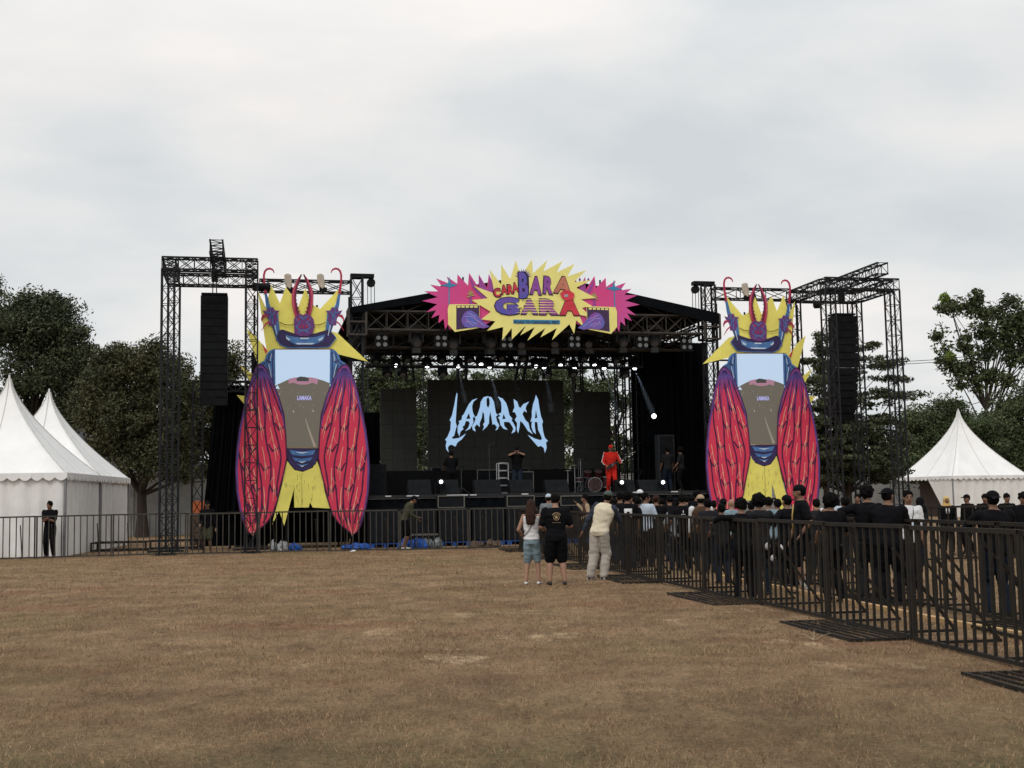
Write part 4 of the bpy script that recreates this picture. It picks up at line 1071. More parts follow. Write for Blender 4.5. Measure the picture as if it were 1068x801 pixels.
# bits behind the fence
def crumple(label, c, r, m_, nm, cat, n=5, group=None):
    q = MB()
    for _ in range(n):
        q.ell(c + Vector((random.uniform(-r[0], r[0]), random.uniform(-r[1], r[1]), r[2] * .3)), (r[0] * .5, r[1] * .8, r[2] * random.uniform(.5, 1)), Matrix.Rotation(random.uniform(0, 3), 3, 'Z'), 9, 6, jit=.22, cut=-r[2] * .25)
    return tag(q.build(nm, m_, zbase=0.0), label, cat, group)
M_tarp = mat('blue_tarpaulin', (0.012, 0.07, 0.30), 0.5, 0, 0.45, 5, bump=.8, bscale=9)
crumple('crumpled bright blue tarpaulin on the ground behind the barriers below the crew man', G(428, 572.5) + Vector((0, .6, 0)), (.4, .25, .26), M_tarp, 'tarpaulin', 'tarpaulin', 7, 'blue tarpaulins')
crumple('crumpled blue tarpaulin under the right wing tip of the left beetle', G(366, 574) + Vector((0, .8, 0)), (.5, .25, .16), M_tarp, 'tarpaulin', 'tarpaulin', 7, 'blue tarpaulins')
crumple('blue tarpaulin scrap on the ground left of centre of the left beetle', G(301, 575) + Vector((0, .8, 0)), (.22, .2, .2), M_tarp, 'tarpaulin', 'tarpaulin', 5, 'blue tarpaulins')
crumple('mottled grey plastic bundle beside the blue tarpaulin', G(449, 572) + Vector((0, .5, 0)), (.24, .2, .26), mat('grey_plastic', (.05, .06, .065), .4, 0, .5, 9, col2=(.20, .22, .22)), 'plastic_bundle', 'bundle')
crumple('brown cloth sack lying against the subwoofers', G(508, 571) + Vector((0, .5, 0)), (.4, .2, .2), mat('brown_cloth', (.09, .06, .04), .9, 0, .4, 7), 'cloth_sack', 'sack')
crumple('silver plastic heap behind the barriers under the left beetle legs', G(286, 576) + Vector((0, .5, 0)), (.22, .2, .3), mat('silver_plastic', (.35, .36, .37), .3, 0, .5, 9), 'plastic_bundle', 'bundle')
t = thing('bench', 'low black bench behind the barriers beside the crew man', 'bench', G(436, 572) + Vector((.1, .9, 0)), 0)
b_ = Vector(t.location)
MB().box(b_ + Vector((0, 0, .42)), (1.0, .35, .05)).build('seat', M_trim, t)
for s_ in (-.42, .42): MB().box(b_ + Vector((s_, 0, .2)), (.05, .3, .4)).build('leg', M_black, t)
t = thing('generator_box', 'orange lit equipment box behind the fence under the left tower', 'box', G(200, 572) + Vector((0, 2, 0)), TH)
b_ = Vector(t.location); Mz = Matrix.Rotation(TH, 3, 'Z')
M_or = mat('orange_paint', (.50, .13, .045), .6, 0, .2, 3)
for s_ in (-.28, .42): MB().box(b_ + Vector((s_, 0, 1.42)), (.5 if s_ < 0 else .4, .5, .5), Mz).build('panel', M_or, t)
MB().box(b_ + Vector((.05, .05, .6)), (1.3, .6, 1.1), Mz).build('case', mat('brown_case', (.10, .065, .045), .7), t)
# scaffold tower behind at the right of the stage
us0, us1 = pxu(655, 450, 7), pxu(684, 450, 7)
t = thing('scaffold', 'thin pipe scaffold standing at the right rear of the stage', 'scaffold', S((us0 + us1) / 2, 7, ZS), TH)
q = MB()
for u in (us0, (us0 + us1) / 2, us1):
    for v in (6.6, 7.6): q.rod(S(u, v, ZS), S(u, v, 7.3), .025, 5)
for kz in range(5):
    for v in (6.6, 7.6): q.rod(S(us0, v, ZS + .9 + kz * 1.15), S(us1, v, ZS + .9 + kz * 1.15), .022, 5)
q.rod(S(us0, 6.6, ZS), S(us1, 6.6, 4.2), .02, 5).rod(S(us1, 6.6, 4.2), S(us0, 6.6, 6.6), .02, 5)
q.build('pipes', M_sil, t)
t = thing('scaffold', 'pipe scaffold frame seen through the gap left of the main screen', 'scaffold', S(pxu(441, 450, 9), 9, ZS), TH)
q = MB(); ua, ub = pxu(384, 450, 9.4), pxu(442, 450, 9.4)
for u in (ua, (ua + ub) / 2, ub): q.rod(S(u, 9.4, 0), S(u, 9.4, 7.5), .03, 5)
for kz in range(6): q.rod(S(ua, 9.4, 1.2 + kz * 1.1), S(ub, 9.4, 1.2 + kz * 1.1), .02, 5)
q.build('pipes', M_sil, t)
# sacks, hoist motors and floodlight on the header trusses
M_sack = mat('cream_sack', (.50, .44, .36), .85, 0, .15, 4)
for x, y, l2 in ((300, 294, 'left sack over the left header truss'), (334, 294, 'right sack over the left header truss'), (777, 303, 'sack over the right header truss')):
    p = gm(x, y, -.22)
    t = thing('hoist_motor', 'chain hoist motor under a cream cloth, the %s' % l2, 'hoist', p - Z * .2, TH, 'covered chain hoists')
    q = MB(); q.loft([(p + Z * zz_ + SU * sx_, SU, SV, rx_, .1) for zz_, rx_, sx_ in ((.27, .08, .0), (.24, .12, .0), (.0, .13, .02), (-.18, .11, .05), (-.24, .05, .08))], 9); q.build('sack', M_sack, t)
    q = MB(); q.box(p - Z * .28 + SU * .1, (.26, .16, .16), Mz); q.build('motor', M_black, t)
for x0, x1, y, l2 in ((263, 282, 299.5, 'black cylindrical floodlight clamped on the left header truss end'), (849, 856, 318, 'small black floodlight on the right header truss end')):
    a, b = gm(x0, y, -.35), gm(x1, y - .3, -.35)
    t = thing('floodlight', l2, 'floodlight', (a + b) / 2, TH, 'header floodlights')
    q = MB(); q.tube([a, a.lerp(b, .1), a.lerp(b, .9), b], [.1, .14, .14, .1], 12); q.build('housing', M_black, t)
    MB().bar((a + b) / 2, (a + b) / 2 + SV * .3 + Z * .12, .04).build('arm', M_black, t)
t = thing('cable_coil', 'dark cable bundle hanging on the right header truss', 'cable', gm(786, 312, -.2), TH)
q = MB(); p = gm(786, 312, -.2); q.tube([p + Z * .3, p + SU * .06, p - Z * .35, p - Z * .5 + SU * .05], [.04, .07, .05, .02], 6); q.build('coil', M_black, t)

# ------------------------------------------------------------------ sign
M_sy = mat('sign_yellow', (0.88, 0.80, 0.26), 0.6, 0, 0.07, 2)
M_spk = mat('sign_pink', (0.72, 0.06, 0.22), 0.6, 0, 0.08, 0.5, col2=(0.62, 0.09, 0.34))
M_spu = mat('sign_purple', (0.33, 0.07, 0.33), 0.6, 0, 0.1, 1)
M_sdk = mat('sign_dark_outline', (0.035, 0.018, 0.06), 0.6)
M_sbl = mat('sign_blue', (0.07, 0.10, 0.42), 0.6, 0, .3, 2, col2=(0.20, 0.09, 0.42))
M_spv = mat('sign_violet', (0.20, 0.07, 0.36), 0.6, 0, .3, 2, col2=(0.34, 0.08, 0.34))
M_srd = mat('sign_red', (0.62, 0.045, 0.07), 0.6, 0, .2, 2)
M_scy = mat('sign_cyan', (0.05, 0.26, 0.46), 0.6)
M_sor = mat('sign_orange', (0.55, 0.20, 0.13), 0.6, 0, .2, 2)
SVn = -0.62
def fr_s(a, b, c): return S(a, SVn + c, b)
sg = thing('festival_sign', 'large spiky pink and yellow festival sign on the front of the stage roof', 'sign', S(pxu(557, 320, SVn), SVn, UZ(557, 350, SVn)[1]), TH)
def sp(pts, f=None): return [UZ(x, y, SVn) for x, y in pts]
ucs = pxu(556.5, 320, SVn)
def q5(p): return (430 + p[0] / 4.272, 260 + p[1] / 4.272)
PK = [q5(p) for p in [(45,228),(115,212),(55,185),(118,186),(82,156),(135,165),(108,128),(168,152),(155,120),(202,152),(203,110),(250,160),(255,104),(298,170),(298,110),(335,172),(343,108),(368,165),(400,200),(400,300),(300,345),(200,345),(168,356),(160,335),(148,356),(141,308),(118,328),(122,290),(86,305),(108,270),(64,278),(112,243)]]
MB().poly(sp(PK), fr_s, .07, .03).build('pink_burst', M_spk, sg)
pk2 = [(2 * ucs - u, z) for u, z in sp(PK)]
MB().poly(pk2, fr_s, .07, .03).build('pink_burst', M_spk, sg)
# magenta purple inner spikes on each pink burst
PI_ = [q5(p) for p in [(255,118),(300,185),(300,118),(340,185),(345,118),(372,175),(390,205),(380,300),(330,240),(270,170)]]
for mir in (0, 1):
    pts = sp(PI_); pts = [(2 * ucs - u, z) for u, z in pts] if mir else pts
    MB().poly(pts, fr_s, .055, .012).build('purple_rays', M_spu, sg)
YB = [(494,298),(516,306),(511,281),(523,297),(523,276),(532.5,291),(538,271.5),(543.5,288),(555,270.5),(556,285),(571,271),(567,283),(587,272),(581,284),(599.5,275),(592,288),(612,281.5),(599,294),(617,292),(601,300),(622,310.7),(606,312),(617.5,319),(607,321),(617,331),(604,328),(609.5,341),(601,334),(599,348),(594,338),(576,354.5),(581,342),(564,351.7),(569,342),(550.5,355),(558,341),(543,349.5),(549,339),(534,354),(534,342),(524,354.5),(525,341),(508,345),(517,335),(502,333),(512,325),(492,313),(509,311)]
MB().poly(sp(YB), fr_s, .02, .03).build('yellow_burst', M_sy, sg)
def text_piece(txt, x0, y0, x1, y1, m_, parent, name, off=0.0, c=.0, shear=0.0, th=.012, bold=.03, v=SVn, fr=None, rot=0.0):
    cu = bpy.data.curves.new('t', 'FONT'); cu.body = txt; cu.shear = shear; cu.offset = bold; cu.extrude = 0.0; cu.resolution_u = 3
    ob = bpy.data.objects.new('t', cu); C.objects.link(ob)
    dg = bpy.context.evaluated_depsgraph_get(); dg.update()
    me = bpy.data.meshes.new_from_object(ob.evaluated_get(dg)); vs = [p.co.copy() for p in me.vertices]; fs = [tuple(p.vertices) for p in me.polygons]
    es = {}
    for f_ in fs:
        for i_ in range(len(f_)): es[(f_[i_], f_[(i_ + 1) % len(f_)])] = 1
    bpy.data.objects.remove(ob); bpy.data.meshes.remove(me)
    xs_ = [p.x for p in vs]; ys_ = [p.y for p in vs]; ax_, bx_, ay_, by_ = min(xs_), max(xs_), min(ys_), max(ys_)
    ua, zb = UZ(x0, y0, v); ub, _ = UZ(x1, y0, v); _, za = UZ(x0, y1, v)
    ua -= off; ub += off; za -= off; zb += off
    fr = fr or fr_s; q = MB(); k = len(vs)
    def mp_(p):
        a_ = ua + (p.x - ax_) / (bx_ - ax_) * (ub - ua); b2 = za + (p.y - ay_) / (by_ - ay_) * (zb - za)
        if rot:
            mu, mz = (ua + ub) / 2, (za + zb) / 2; da, db = a_ - mu, b2 - mz
            a_ = mu + da * math.cos(rot) - db * math.sin(rot); b2 = mz + da * math.sin(rot) + db * math.cos(rot)
        return a_, b2
    vs2 = [fr(*mp_(p), c) for p in vs] + [fr(*mp_(p), c + th) for p in vs]
    f2 = list(fs) + [tuple(i_ + k for i_ in f_)[::-1] for f_ in fs]
    for (a_, b2) in es:
        if (b2, a_) not in es: f2.append((a_, b2, b2 + k, a_ + k))
    return q.add(vs2, f2).build(name, m_, parent)
def letters(txt, boxes, m_, bold=.05, off=.035, rots=None, nm='letter'):
    for k, ch in enumerate(txt):
        b = boxes[k]; r_ = rots[k] if rots else 0
        text_piece(ch, *b, M_sdk, sg, 'letter_outline', off=off, c=.004, bold=bold + .02, rot=r_)
        text_piece(ch, *b, m_[k] if isinstance(m_, list) else m_, sg, nm, c=-.012, bold=bold, rot=r_)
letters('CARA', [(515, 301, 521.5, 309.5), (522.5, 297.5, 529, 306.5), (529.5, 297, 535, 306), (534.5, 295, 540, 304)], M_srd, rots=[.1, .1, .1, .15])
letters('BARA', [(541, 284, 550.5, 311), (553, 288.5, 564.5, 307), (567, 288.5, 576.5, 306.5), (578, 288.5, 596, 306)], [M_sbl, M_spv, M_spv, M_sor], rots=[.02, -.05, -.08, -.1])
letters('GARA', [(516, 310, 541, 328), (543.5, 312, 560.5, 327.5), (563, 312, 582.5, 328), (583.5, 309, 604, 328.5)], [M_sbl, M_spv, M_spu, M_srd], bold=.07)
q = MB()                                # speed stripes crossing the middle letters
for k in range(6):
    y = 312.5 + k * 2.7; q.stroke(sp([(541 - (k % 2) * 3, y), (562 + (k % 3) * 2, y + .2), (580, y + .3)]), [.01, .028, .01], fr_s, -.016, .003)
q.build('speed_stripes', M_sy, sg)
# spikes crest of the blue B and red creature on the A
q = MB()
for k in range(11):
    a_ = math.pi * (.08 + .84 * k / 10); cx_, cy_ = 545.8, 290; r0, r1 = 5.2, 9.2
    q.poly(sp([(cx_ - r0 * math.cos(a_ - .12), cy_ - r0 * 1.3 * math.sin(a_ - .12)), (cx_ - r1 * math.cos(a_), cy_ - r1 * 1.1 * math.sin(a_)), (cx_ - r0 * math.cos(a_ + .12), cy_ - r0 * 1.3 * math.sin(a_ + .12))]), fr_s, .012, .006)
q.build('spiked_crest', M_sbl, sg)
MB().poly(sp([(540.5, 288), (544, 283), (548, 283), (551.5, 288), (552, 300), (550, 311), (545, 313.5), (541, 309), (540, 298)]), fr_s, .010, .004).build('crest_back', M_sdk, sg)
MB().poly(sp([(584, 306), (588, 302.5), (594, 303), (599, 306.5), (598, 312), (591, 314), (586, 311)]), fr_s, -.03, .012).build('creature_head', M_srd, sg)
q = MB(); q.poly(sp([(588, 307.5), (592, 307), (592.5, 309.5), (588.5, 310)]), fr_s, -.036, .004); q.build('creature_eye', mat('sign_grey', (.35, .38, .40), .6), sg)
q = MB(); q.poly(sp([(535.5, 333.2), (584, 333.8), (584, 338), (535.5, 337.4)]), fr_s, .008, .006); q.build('caption_strip', M_scy, sg)
text_piece('ROAD TO CARAGARA FEST', 536.5, 334.2, 583, 337.2, M_sdk, sg, 'caption_text', c=-.002, th=.008, bold=.01)
q = MB()                                # little spark star between the letters
q.poly(sp([(541, 316), (543, 312), (545, 316), (549, 317), (545.5, 319), (546, 323), (543, 320.5), (540, 322), (541, 318.5), (538, 316.5)]), fr_s, -.02, .004); q.build('spark', M_sy, sg)
# amplifier drawings with insects
def amp_art(mir):
    def pp(pts):
        r_ = sp([q5(p) for p in pts]); return [(2 * ucs - u, z) for u, z in r_] if mir else r_
    a_ = MB().poly(pp([(165, 245), (300, 245), (300, 350), (190, 368), (160, 335), (158, 265)]), fr_s, .006, .01).build('amp_side', M_sy, sg)
    MB().poly(pp([(196, 250), (298, 250), (298, 345), (196, 358)]), fr_s, -.002, .006).build('amp_front', mat('sign_plum', (.06, .03, .09), .6), sg)
    q_ = MB()
    for k_ in range(5): q_.poly(pp([(200 + k_ * 19, 252), (214 + k_ * 19, 252), (214 + k_ * 19, 260), (200 + k_ * 19, 260)]), fr_s, -.006, .003)
    q_.build('amp_knobs', M_sy, sg)
    MB().poly(pp([(218, 315), (226, 292), (240, 276), (262, 272), (282, 285), (300, 305), (322, 330), (345, 345), (318, 353), (285, 347), (250, 350), (232, 345), (222, 330)]), fr_s, -.012, .006).build('amp_insect', mat('sign_bug', (.32, .05, .30), .6, 0, .5, 1.2, col2=(.09, .16, .55)), sg)
    q_ = MB()
    for st_ in ([(235, 300), (262, 300), (290, 318), (320, 340)], [(236, 325), (262, 322), (290, 335)], [(245, 285), (262, 290), (285, 305)], [(240, 310), (255, 330), (275, 340)]): q_.stroke(pp(st_), .035, fr_s, -.018, .004)
    q_.build('insect_lines', mat('sign_lilac', (.35, .25, .60), .6), sg)
    q_ = MB(); q_.stroke(pp([(165, 245), (165, 165)]), .04, fr_s, .062, .006); q_.poly(pp([(127, 160), (160, 150), (166, 118), (172, 150), (205, 158), (170, 168)]), fr_s, .060, .006); q_.build('cymbal_drawing', M_scy, sg)
    q_ = MB()
    for d_ in ((-18, -8), (-12, -20), (2, -24), (14, -16), (18, -2), (-20, 6)): q_.stroke(pp([(262, 205), (262 + d_[0] * .6, 205 + d_[1]), (262 + d_[0], 207 + d_[1] * .6)]), [.05, .04, .01], fr_s, .045, .006)
    q_.build('palm_drawing', mat('sign_khaki', (.42, .36, .14), .6), sg)
    q_ = MB(); q_.stroke(pp([(263, 207), (260, 225), (264, 245)]), [.04, .06, .1], fr_s, .044, .006); q_.build('palm_stem', M_spv, sg)
amp_art(0); amp_art(1)
q = MB()
for x in (605.3, 614.3): q.poly(sp([(x, 289), (x + 1.4, 291.5), (x, 293.5), (x - 1.4, 291.5)]), fr_s, .08, .01)
q.build('drop_marks', M_spv, sg)
q = MB()
for u in (ucs - 2.5, ucs, ucs + 2.5): q.bar(S(u, SVn + .12, UZ(557, 350, SVn)[1]), S(u, SVn + .12, UZ(557, 290, SVn)[1]), .06)
for zz in (330, 300): q.bar(S(ucs - 3.3, SVn + .12, UZ(557, zz, SVn)[1]), S(ucs + 3.3, SVn + .12, UZ(557, zz, SVn)[1]), .05)
q.build('back_brace', M_black, sg)

# ------------------------------------------------------------------ beetle panels
VI = -0.45
M_by = mat('panel_yellow', (0.86, 0.77, 0.17), 0.65, 0, 0.1, 1.5)
def wing_mat():
    m = bpy.data.materials.new('wing_print'); m.use_nodes = True; t_ = m.node_tree; p = t_.nodes['Principled BSDF']; p.inputs['Roughness'].default_value = .6
    tcn = t_.nodes.new('ShaderNodeTexCoord'); se = t_.nodes.new('ShaderNodeSeparateXYZ'); t_.links.new(tcn.outputs['Object'], se.inputs[0])
    no = t_.nodes.new('ShaderNodeTexNoise'); no.inputs['Scale'].default_value = 2.2; t_.links.new(tcn.outputs['Object'], no.inputs[0])
    ad = t_.nodes.new('ShaderNodeMath'); ad.operation = 'MULTIPLY_ADD'; ad.inputs[1].default_value = 1.3; t_.links.new(no.outputs[0], ad.inputs[0]); t_.links.new(se.outputs[2], ad.inputs[2])
    r_ = t_.nodes.new('ShaderNodeValToRGB'); mr = t_.nodes.new('ShaderNodeMapRange'); mr.inputs[1].default_value = 4.5; mr.inputs[2].default_value = 7.1
    t_.links.new(ad.outputs[0], mr.inputs[0]); t_.links.new(mr.outputs[0], r_.inputs[0])
    es_ = r_.color_ramp.elements; es_[0].position = 0; es_[0].color = (.68, .03, .085, 1); es_[1].position = 1; es_[1].color = (.10, .045, .30, 1)
    x_ = es_.new(.55); x_.color = (.64, .03, .10, 1); x_ = es_.new(.8); x_.color = (.33, .04, .20, 1)
    t_.links.new(r_.outputs[0], p.inputs['Base Color']); return m
M_wing = wing_mat()
M_wdk = mat('wing_dark_vein', (.075, .012, .055), .6); M_wlt = mat('wing_light_vein', (.85, .42, .30), .6, 0, .2, 2); M_wpu = mat('wing_violet_edge', (.11, .065, .28), .6, 0, .3, 3)
M_bbl = mat('beetle_blue', (.045, .13, .36), .6, 0, .5, 4, col2=(.10, .24, .50)); M_bdk = mat('beetle_navy', (.022, .022, .07), .6, 0, .4, 4, col2=(.05, .03, .12))
M_bwh = mat('beetle_highlight', (.55, .66, .80), .6); M_brd = mat('beetle_red', (.42, .03, .08), .6, 0, .3, 4); M_bpu = mat('beetle_purple', (.10, .035, .17), .6, 0, .5, 6, col2=(.20, .06, .22))
M_brdk = mat('beetle_dark_red', (.12, .015, .05), .6)
E_sky = emat('screen_sky', (.53, .68, .86), .92); E_gnd = emat('screen_field', (.125, .108, .082), .95); E_pink = emat('screen_pink', (.45, .22, .30), .8); E_lav = emat('screen_lavender', (.45, .45, .85), .9); E_dot = emat('screen_dots', (.45, .43, .38), .8); E_pth = emat('screen_path', (.32, .27, .21), .8); E_dk = emat('screen_dark', (.06, .06, .06), .6)
M_ylp = mat('panel_seam', (.20, .18, .05), .7)
uA, zA = UZ(315.4, 466, VI)
def beetle(label, uC, mir, group='beetle panels'):
    t = thing('beetle_panel', label, 'stage panel', S(uC, VI, 0), TH, group)
    def loc(x, y):
        u, z = UZ(x, y, VI); d = u - uA; return (uC + (-d if mir else d), z)
    def locn(x, y): u, z = UZ(x, y, VI); return (uC + u - uA, z)
    def fr(a, b, c): return S(a, VI + c, b)
    def P(pts): return [loc(*p) for p in pts]
    def cA(pts): return [(240 + x / 6.675, 330 + y / 6.675) for x, y in pts]
    def cB(pts): return [(255 + x / 13.35, 275 + y / 13.35) for x, y in pts]
    def c4(pts): return [(220 + x / 4.71, 420 + y / 4.71) for x, y in pts]
    def mr_(pts, ax=315.6): return [(2 * ax - x, y) for x, y in pts]
    # yellow rays
    q = MB()
    q.poly(P([(269, 303), (277, 320), (283, 297), (292, 316), (298, 299), (305, 308), (311, 320), (318.6, 300), (323, 312), (325.5, 308), (327, 318), (334, 322), (357, 297), (347, 325), (344, 345), (352, 347), (384, 377), (348, 368), (343, 366), (290, 366), (283, 372), (279, 378), (269, 381), (263, 362), (257, 342.5), (267, 351), (278, 364), (276, 352), (273, 330)]), fr, .06, .03)
    q.poly(P([(250.5, 381), (265, 391), (268, 400), (263, 402)]), fr, .06, .03); q.poly(P([(247, 412), (259, 413), (260, 420), (257, 424)]), fr, .06, .03)
    q.poly(P([(281, 397), (285, 408), (290, 398), (300, 395), (284, 388)]), fr, .06, .03)
    q.build('yellow_rays', M_by, t)
    MB().poly(P([(273.5, 358), (279, 366), (277, 369)]), fr, .045, .01).build('red_fleck', M_srd, t)
    # lower yellow skirt
    sk = MB().poly(P(c4([(375, 285), (385, 300), (410, 330), (450, 340), (500, 320), (520, 282), (545, 350), (560, 440), (585, 520), (500, 515), (488, 490), (480, 515), (410, 515), (408, 425), (360, 605), (335, 530), (300, 600), (330, 480), (350, 400), (365, 320)])), fr, .03, .03).build('yellow_skirt', M_by, t)
    q = MB()
    for k_ in range(26):
        x_ = random.uniform(362, 545); y_ = random.uniform(350, 480); q.stroke(P(c4([(x_, y_), (x_ + 3, y_ + random.uniform(10, 28))])), [.012, .006], fr, .026, .003)
    q.stroke(P(c4([(447, 345), (447, 515)])), .012, fr, .026, .003)
    q.build('paint_cracks', M_ylp, sk)
    # wings
    Lw = [(267, 383), (270, 380), (274, 381), (278, 385), (284, 397), (291, 415), (296, 432), (298, 455), (299, 478), (296, 493), (292, 508), (289, 522), (284, 537), (277, 546.5), (270, 552), (263.5, 557.5), (259, 555), (255, 548), (250, 531), (247, 512), (246, 490), (247, 470), (250, 447), (255, 423), (260, 402)]
    def bounds(y):
        y += .0137; xs_ = []
        for i_ in range(len(Lw)):
            (x0, y0), (x1, y1) = Lw[i_], Lw[(i_ + 1) % len(Lw)]
            if (y0 - y) * (y1 - y) < 0: xs_.append(x0 + (x1 - x0) * (y - y0) / (y1 - y0))
        return (min(xs_), max(xs_)) if len(xs_) > 1 else (263.5, 264.5)
    for side in (0, 1):
        f_ = (lambda pts: mr_(pts)) if side else (lambda pts: pts)
        rs = random.Random(5)
        wg = MB().poly(P(f_(Lw)), fr, .0, .03).build('wing', M_wing, t)
        q = MB(); q.stroke(P(f_(Lw + [Lw[0]])), .045, fr, -.004, .004); q.build('wing_outline', M_wdk, wg)
        q = MB(); out_ = [p for p in Lw if p[0] < 265 or p[1] < 420]
        outer = [(267, 383), (260, 402), (255, 423), (250, 447), (247, 470), (246, 490), (247, 512), (250, 531), (255, 548)]
        q.stroke(P(f_([(x + 1.0, y) for x, y in outer])), [.03, .04, .05, .06, .06, .06, .05, .04, .02], fr, -.008, .004)
        inner = [(278, 387), (284, 399), (290, 415), (294.5, 432), (296.8, 447)]
        q.stroke(P(f_(inner)), [.03, .05, .05, .04, .02], fr, -.008, .004)
        def at(s_, y):
            a_, b2 = bounds(y); return (a_ + (b2 - a_) * s_, y)
        # violet fan fibres near the shoulder
        for k_ in range(9):
            s_ = .08 + .84 * k_ / 8; yend = rs.uniform(404, 440)
            q.stroke(P(f_([at(.5 + (s_ - .5) * .4, 384), at(s_, 396), at(s_ + rs.uniform(-.02, .02), yend)])), [.05, .035, .008], fr, -.008, .004)
        q.build('violet_fibres', M_wpu, wg)
        # dark cell walls: long veins sweeping down and out, joined by V bridges
        q = MB(); ql = MB()
        cols = [-.46, -.24, -.02, .20, .42, .64, .86]
        def drift(s_, y): return s_ + .0033 * (y - 395) * (1 - .25 * s_)
        for ci, s_ in enumerate(cols):
            pts_ = []; y = 392
            while y < 549:
                a_, b2 = bounds(y); sv_ = drift(s_, y) + .025 * math.sin(y * .09 + ci * 1.9)
                if .02 < sv_ < .98: pts_.append(at(sv_, y))
                y += 7
            if len(pts_) > 2: q.stroke(P(f_(pts_)), [.045 + .015 * (i_ % 2) for i_ in range(len(pts_))], fr, -.006, .004)
        for ci in range(len(cols)):
            c0_, c1_ = cols[ci], (cols + [1.02])[ci + 1]
            for yb in range(424 + (ci % 2) * 20, 545, 42):
                a_, b2 = bounds(yb); s0, s1 = drift(c0_, yb), drift(c1_, yb)
                if s0 < 0 or s1 > 1: continue
                if (b2 - a_) * (s1 - s0) < 3.2: continue
                sm = (s0 + s1) / 2
                q.stroke(P(f_([at(s0, yb - 3), at(sm - .01, yb + 4.5), at(s1, yb + 1)])), [.045, .08, .045], fr, -.006, .004)
            for yb in range(404 + (ci % 2) * 20, 535, 42):
                a_, b2 = bounds(min(545, yb + 12)); s0, s1 = drift(c0_, yb), drift(c1_, yb)
                if s0 < -.02 or s1 > .96 or yb > 530: continue
                if (b2 - a_) * (s1 - s0) < 3.0: continue
                sm = (s0 + s1) / 2 + rs.uniform(-.02, .02); dx_ = (s1 - s0) * .30
                wv = [at(sm - dx_ * .3, yb), at(sm + .02, yb + 9), at(sm + .065, yb + 20), at(sm + .11, min(548, yb + 35))]
                ql.stroke(P(f_(wv)), [.020, .026, .024, .010], fr, -.010, .004)
                ql.stroke(P(f_([at(sm + .04, yb + 15), at(sm + .05 + dx_, yb + 23), at(sm + .07 + dx_ * 1.1, yb + 29)])), [.022, .020, .008], fr, -.010, .004)
                if rs.random() < .6: ql.stroke(P(f_([at(sm + .02, yb + 8), at(sm - dx_ * .8, yb + 17)])), [.018, .006], fr, -.010, .004)
        q.build('dark_veins', M_wdk, wg); ql.build('light_veins', M_wlt, wg)
        # shoulder plate
        sh = P(f_(cA([(313, 222), (316, 470), (296, 474), (268, 420), (252, 372), (190, 345), (205, 325), (240, 305), (252, 265), (275, 238)])))
        so_ = MB().poly(sh, fr, .035, .02).build('shoulder_plate', M_bbl, t)
        q = MB()
        for st_ in ([(300, 240), (296, 330), (300, 460)], [(275, 255), (262, 310), (225, 335)], [(285, 300), (255, 340), (285, 400)], [(250, 300), (285, 320)]): q.stroke(P(f_(cA(st_))), .03, fr, .028, .004)
        q.build('plate_lines', M_bdk, so_)
        q = MB()
        for st_ in ([(288, 260), (280, 310)], [(268, 330), (280, 380), (290, 440)]): q.stroke(P(f_(cA(st_))), .022, fr, .026, .003)
        q.build('plate_shine', M_bwh, so_)
        # arm + claw + antenna
        arm = MB().poly(P(f_([(279, 322), (284, 320), (290, 327), (291, 338), (292, 347), (295, 352), (290, 356), (287, 350), (284, 341), (281, 333)])), fr, .018, .02).build('arm', M_bbl, t)
        MB().stroke(P(f_([(283, 325), (286, 336), (289, 350)])), [.03, .04, .02], fr, .012, .004).build('arm_shine', M_bwh, arm)
        q = MB(); q.stroke(P(f_([(280, 322), (282, 334), (286, 344), (289, 356)])), .03, fr, .012, .004); q.build('arm_edge', M_bdk, arm)
        MB().poly(P(f_(cB([(255, 645), (300, 660), (335, 600), (355, 625), (405, 605), (418, 650), (490, 655), (445, 700), (462, 780), (420, 860), (340, 860), (330, 760), (280, 700)]))), fr, .008, .012).build('claw', M_bpu, t)
        q = MB()
        for st_ in ([(300, 665), (360, 690), (400, 760)], [(350, 630), (370, 700), (350, 800)], [(420, 660), (390, 720), (395, 840)]): q.stroke(P(f_(cB(st_))), .035, fr, .002, .004)
        q.build('claw_lines', M_bbl, t)
        q = MB(); q.stroke(P(f_([(279, 329), (275, 329.5), (273, 332.5), (273, 336)])), [.04, .11, .06, .01], fr, .004, .008); q.stroke(P(f_([(281, 335), (277, 338), (272.5, 345)])), [.05, .05, .01], fr, .004, .008); q.build('red_barbs', M_brd, t)
        an = cB([(412, 128), (405, 100), (385, 78), (350, 66), (312, 75), (284, 105), (270, 160), (272, 240), (285, 330), (295, 420), (305, 470)])
        q = MB(); q.stroke(P(f_(an)), [.03, .04, .06, .07, .07, .07, .07, .07, .08, .09, .09], fr, .02, .02); q.build('antenna', M_brd, t)
        q = MB(); q.stroke(P(f_(cB([(295, 420), (308, 480), (320, 560), (345, 640)]))), [.08, .10, .12, .16], fr, .016, .02); q.build('antenna_base', M_bbl, t)
        q = MB(); q.stroke(P(f_(cB([(275, 420), (262, 435)]))), [.03, .005], fr, .01, .01); q.build('antenna_barb', M_bpu, t)
        # mandible
        md = cB([(802, 138), (770, 170), (738, 210), (710, 270), (675, 340), (656, 440), (660, 560), (678, 650), (705, 745), (775, 745), (742, 610), (718, 500), (718, 410), (738, 320), (765, 250), (780, 190)])
        mo = MB().poly(P(f_(md)), fr, .01, .02).build('mandible', M_brd, t)
        q = MB()
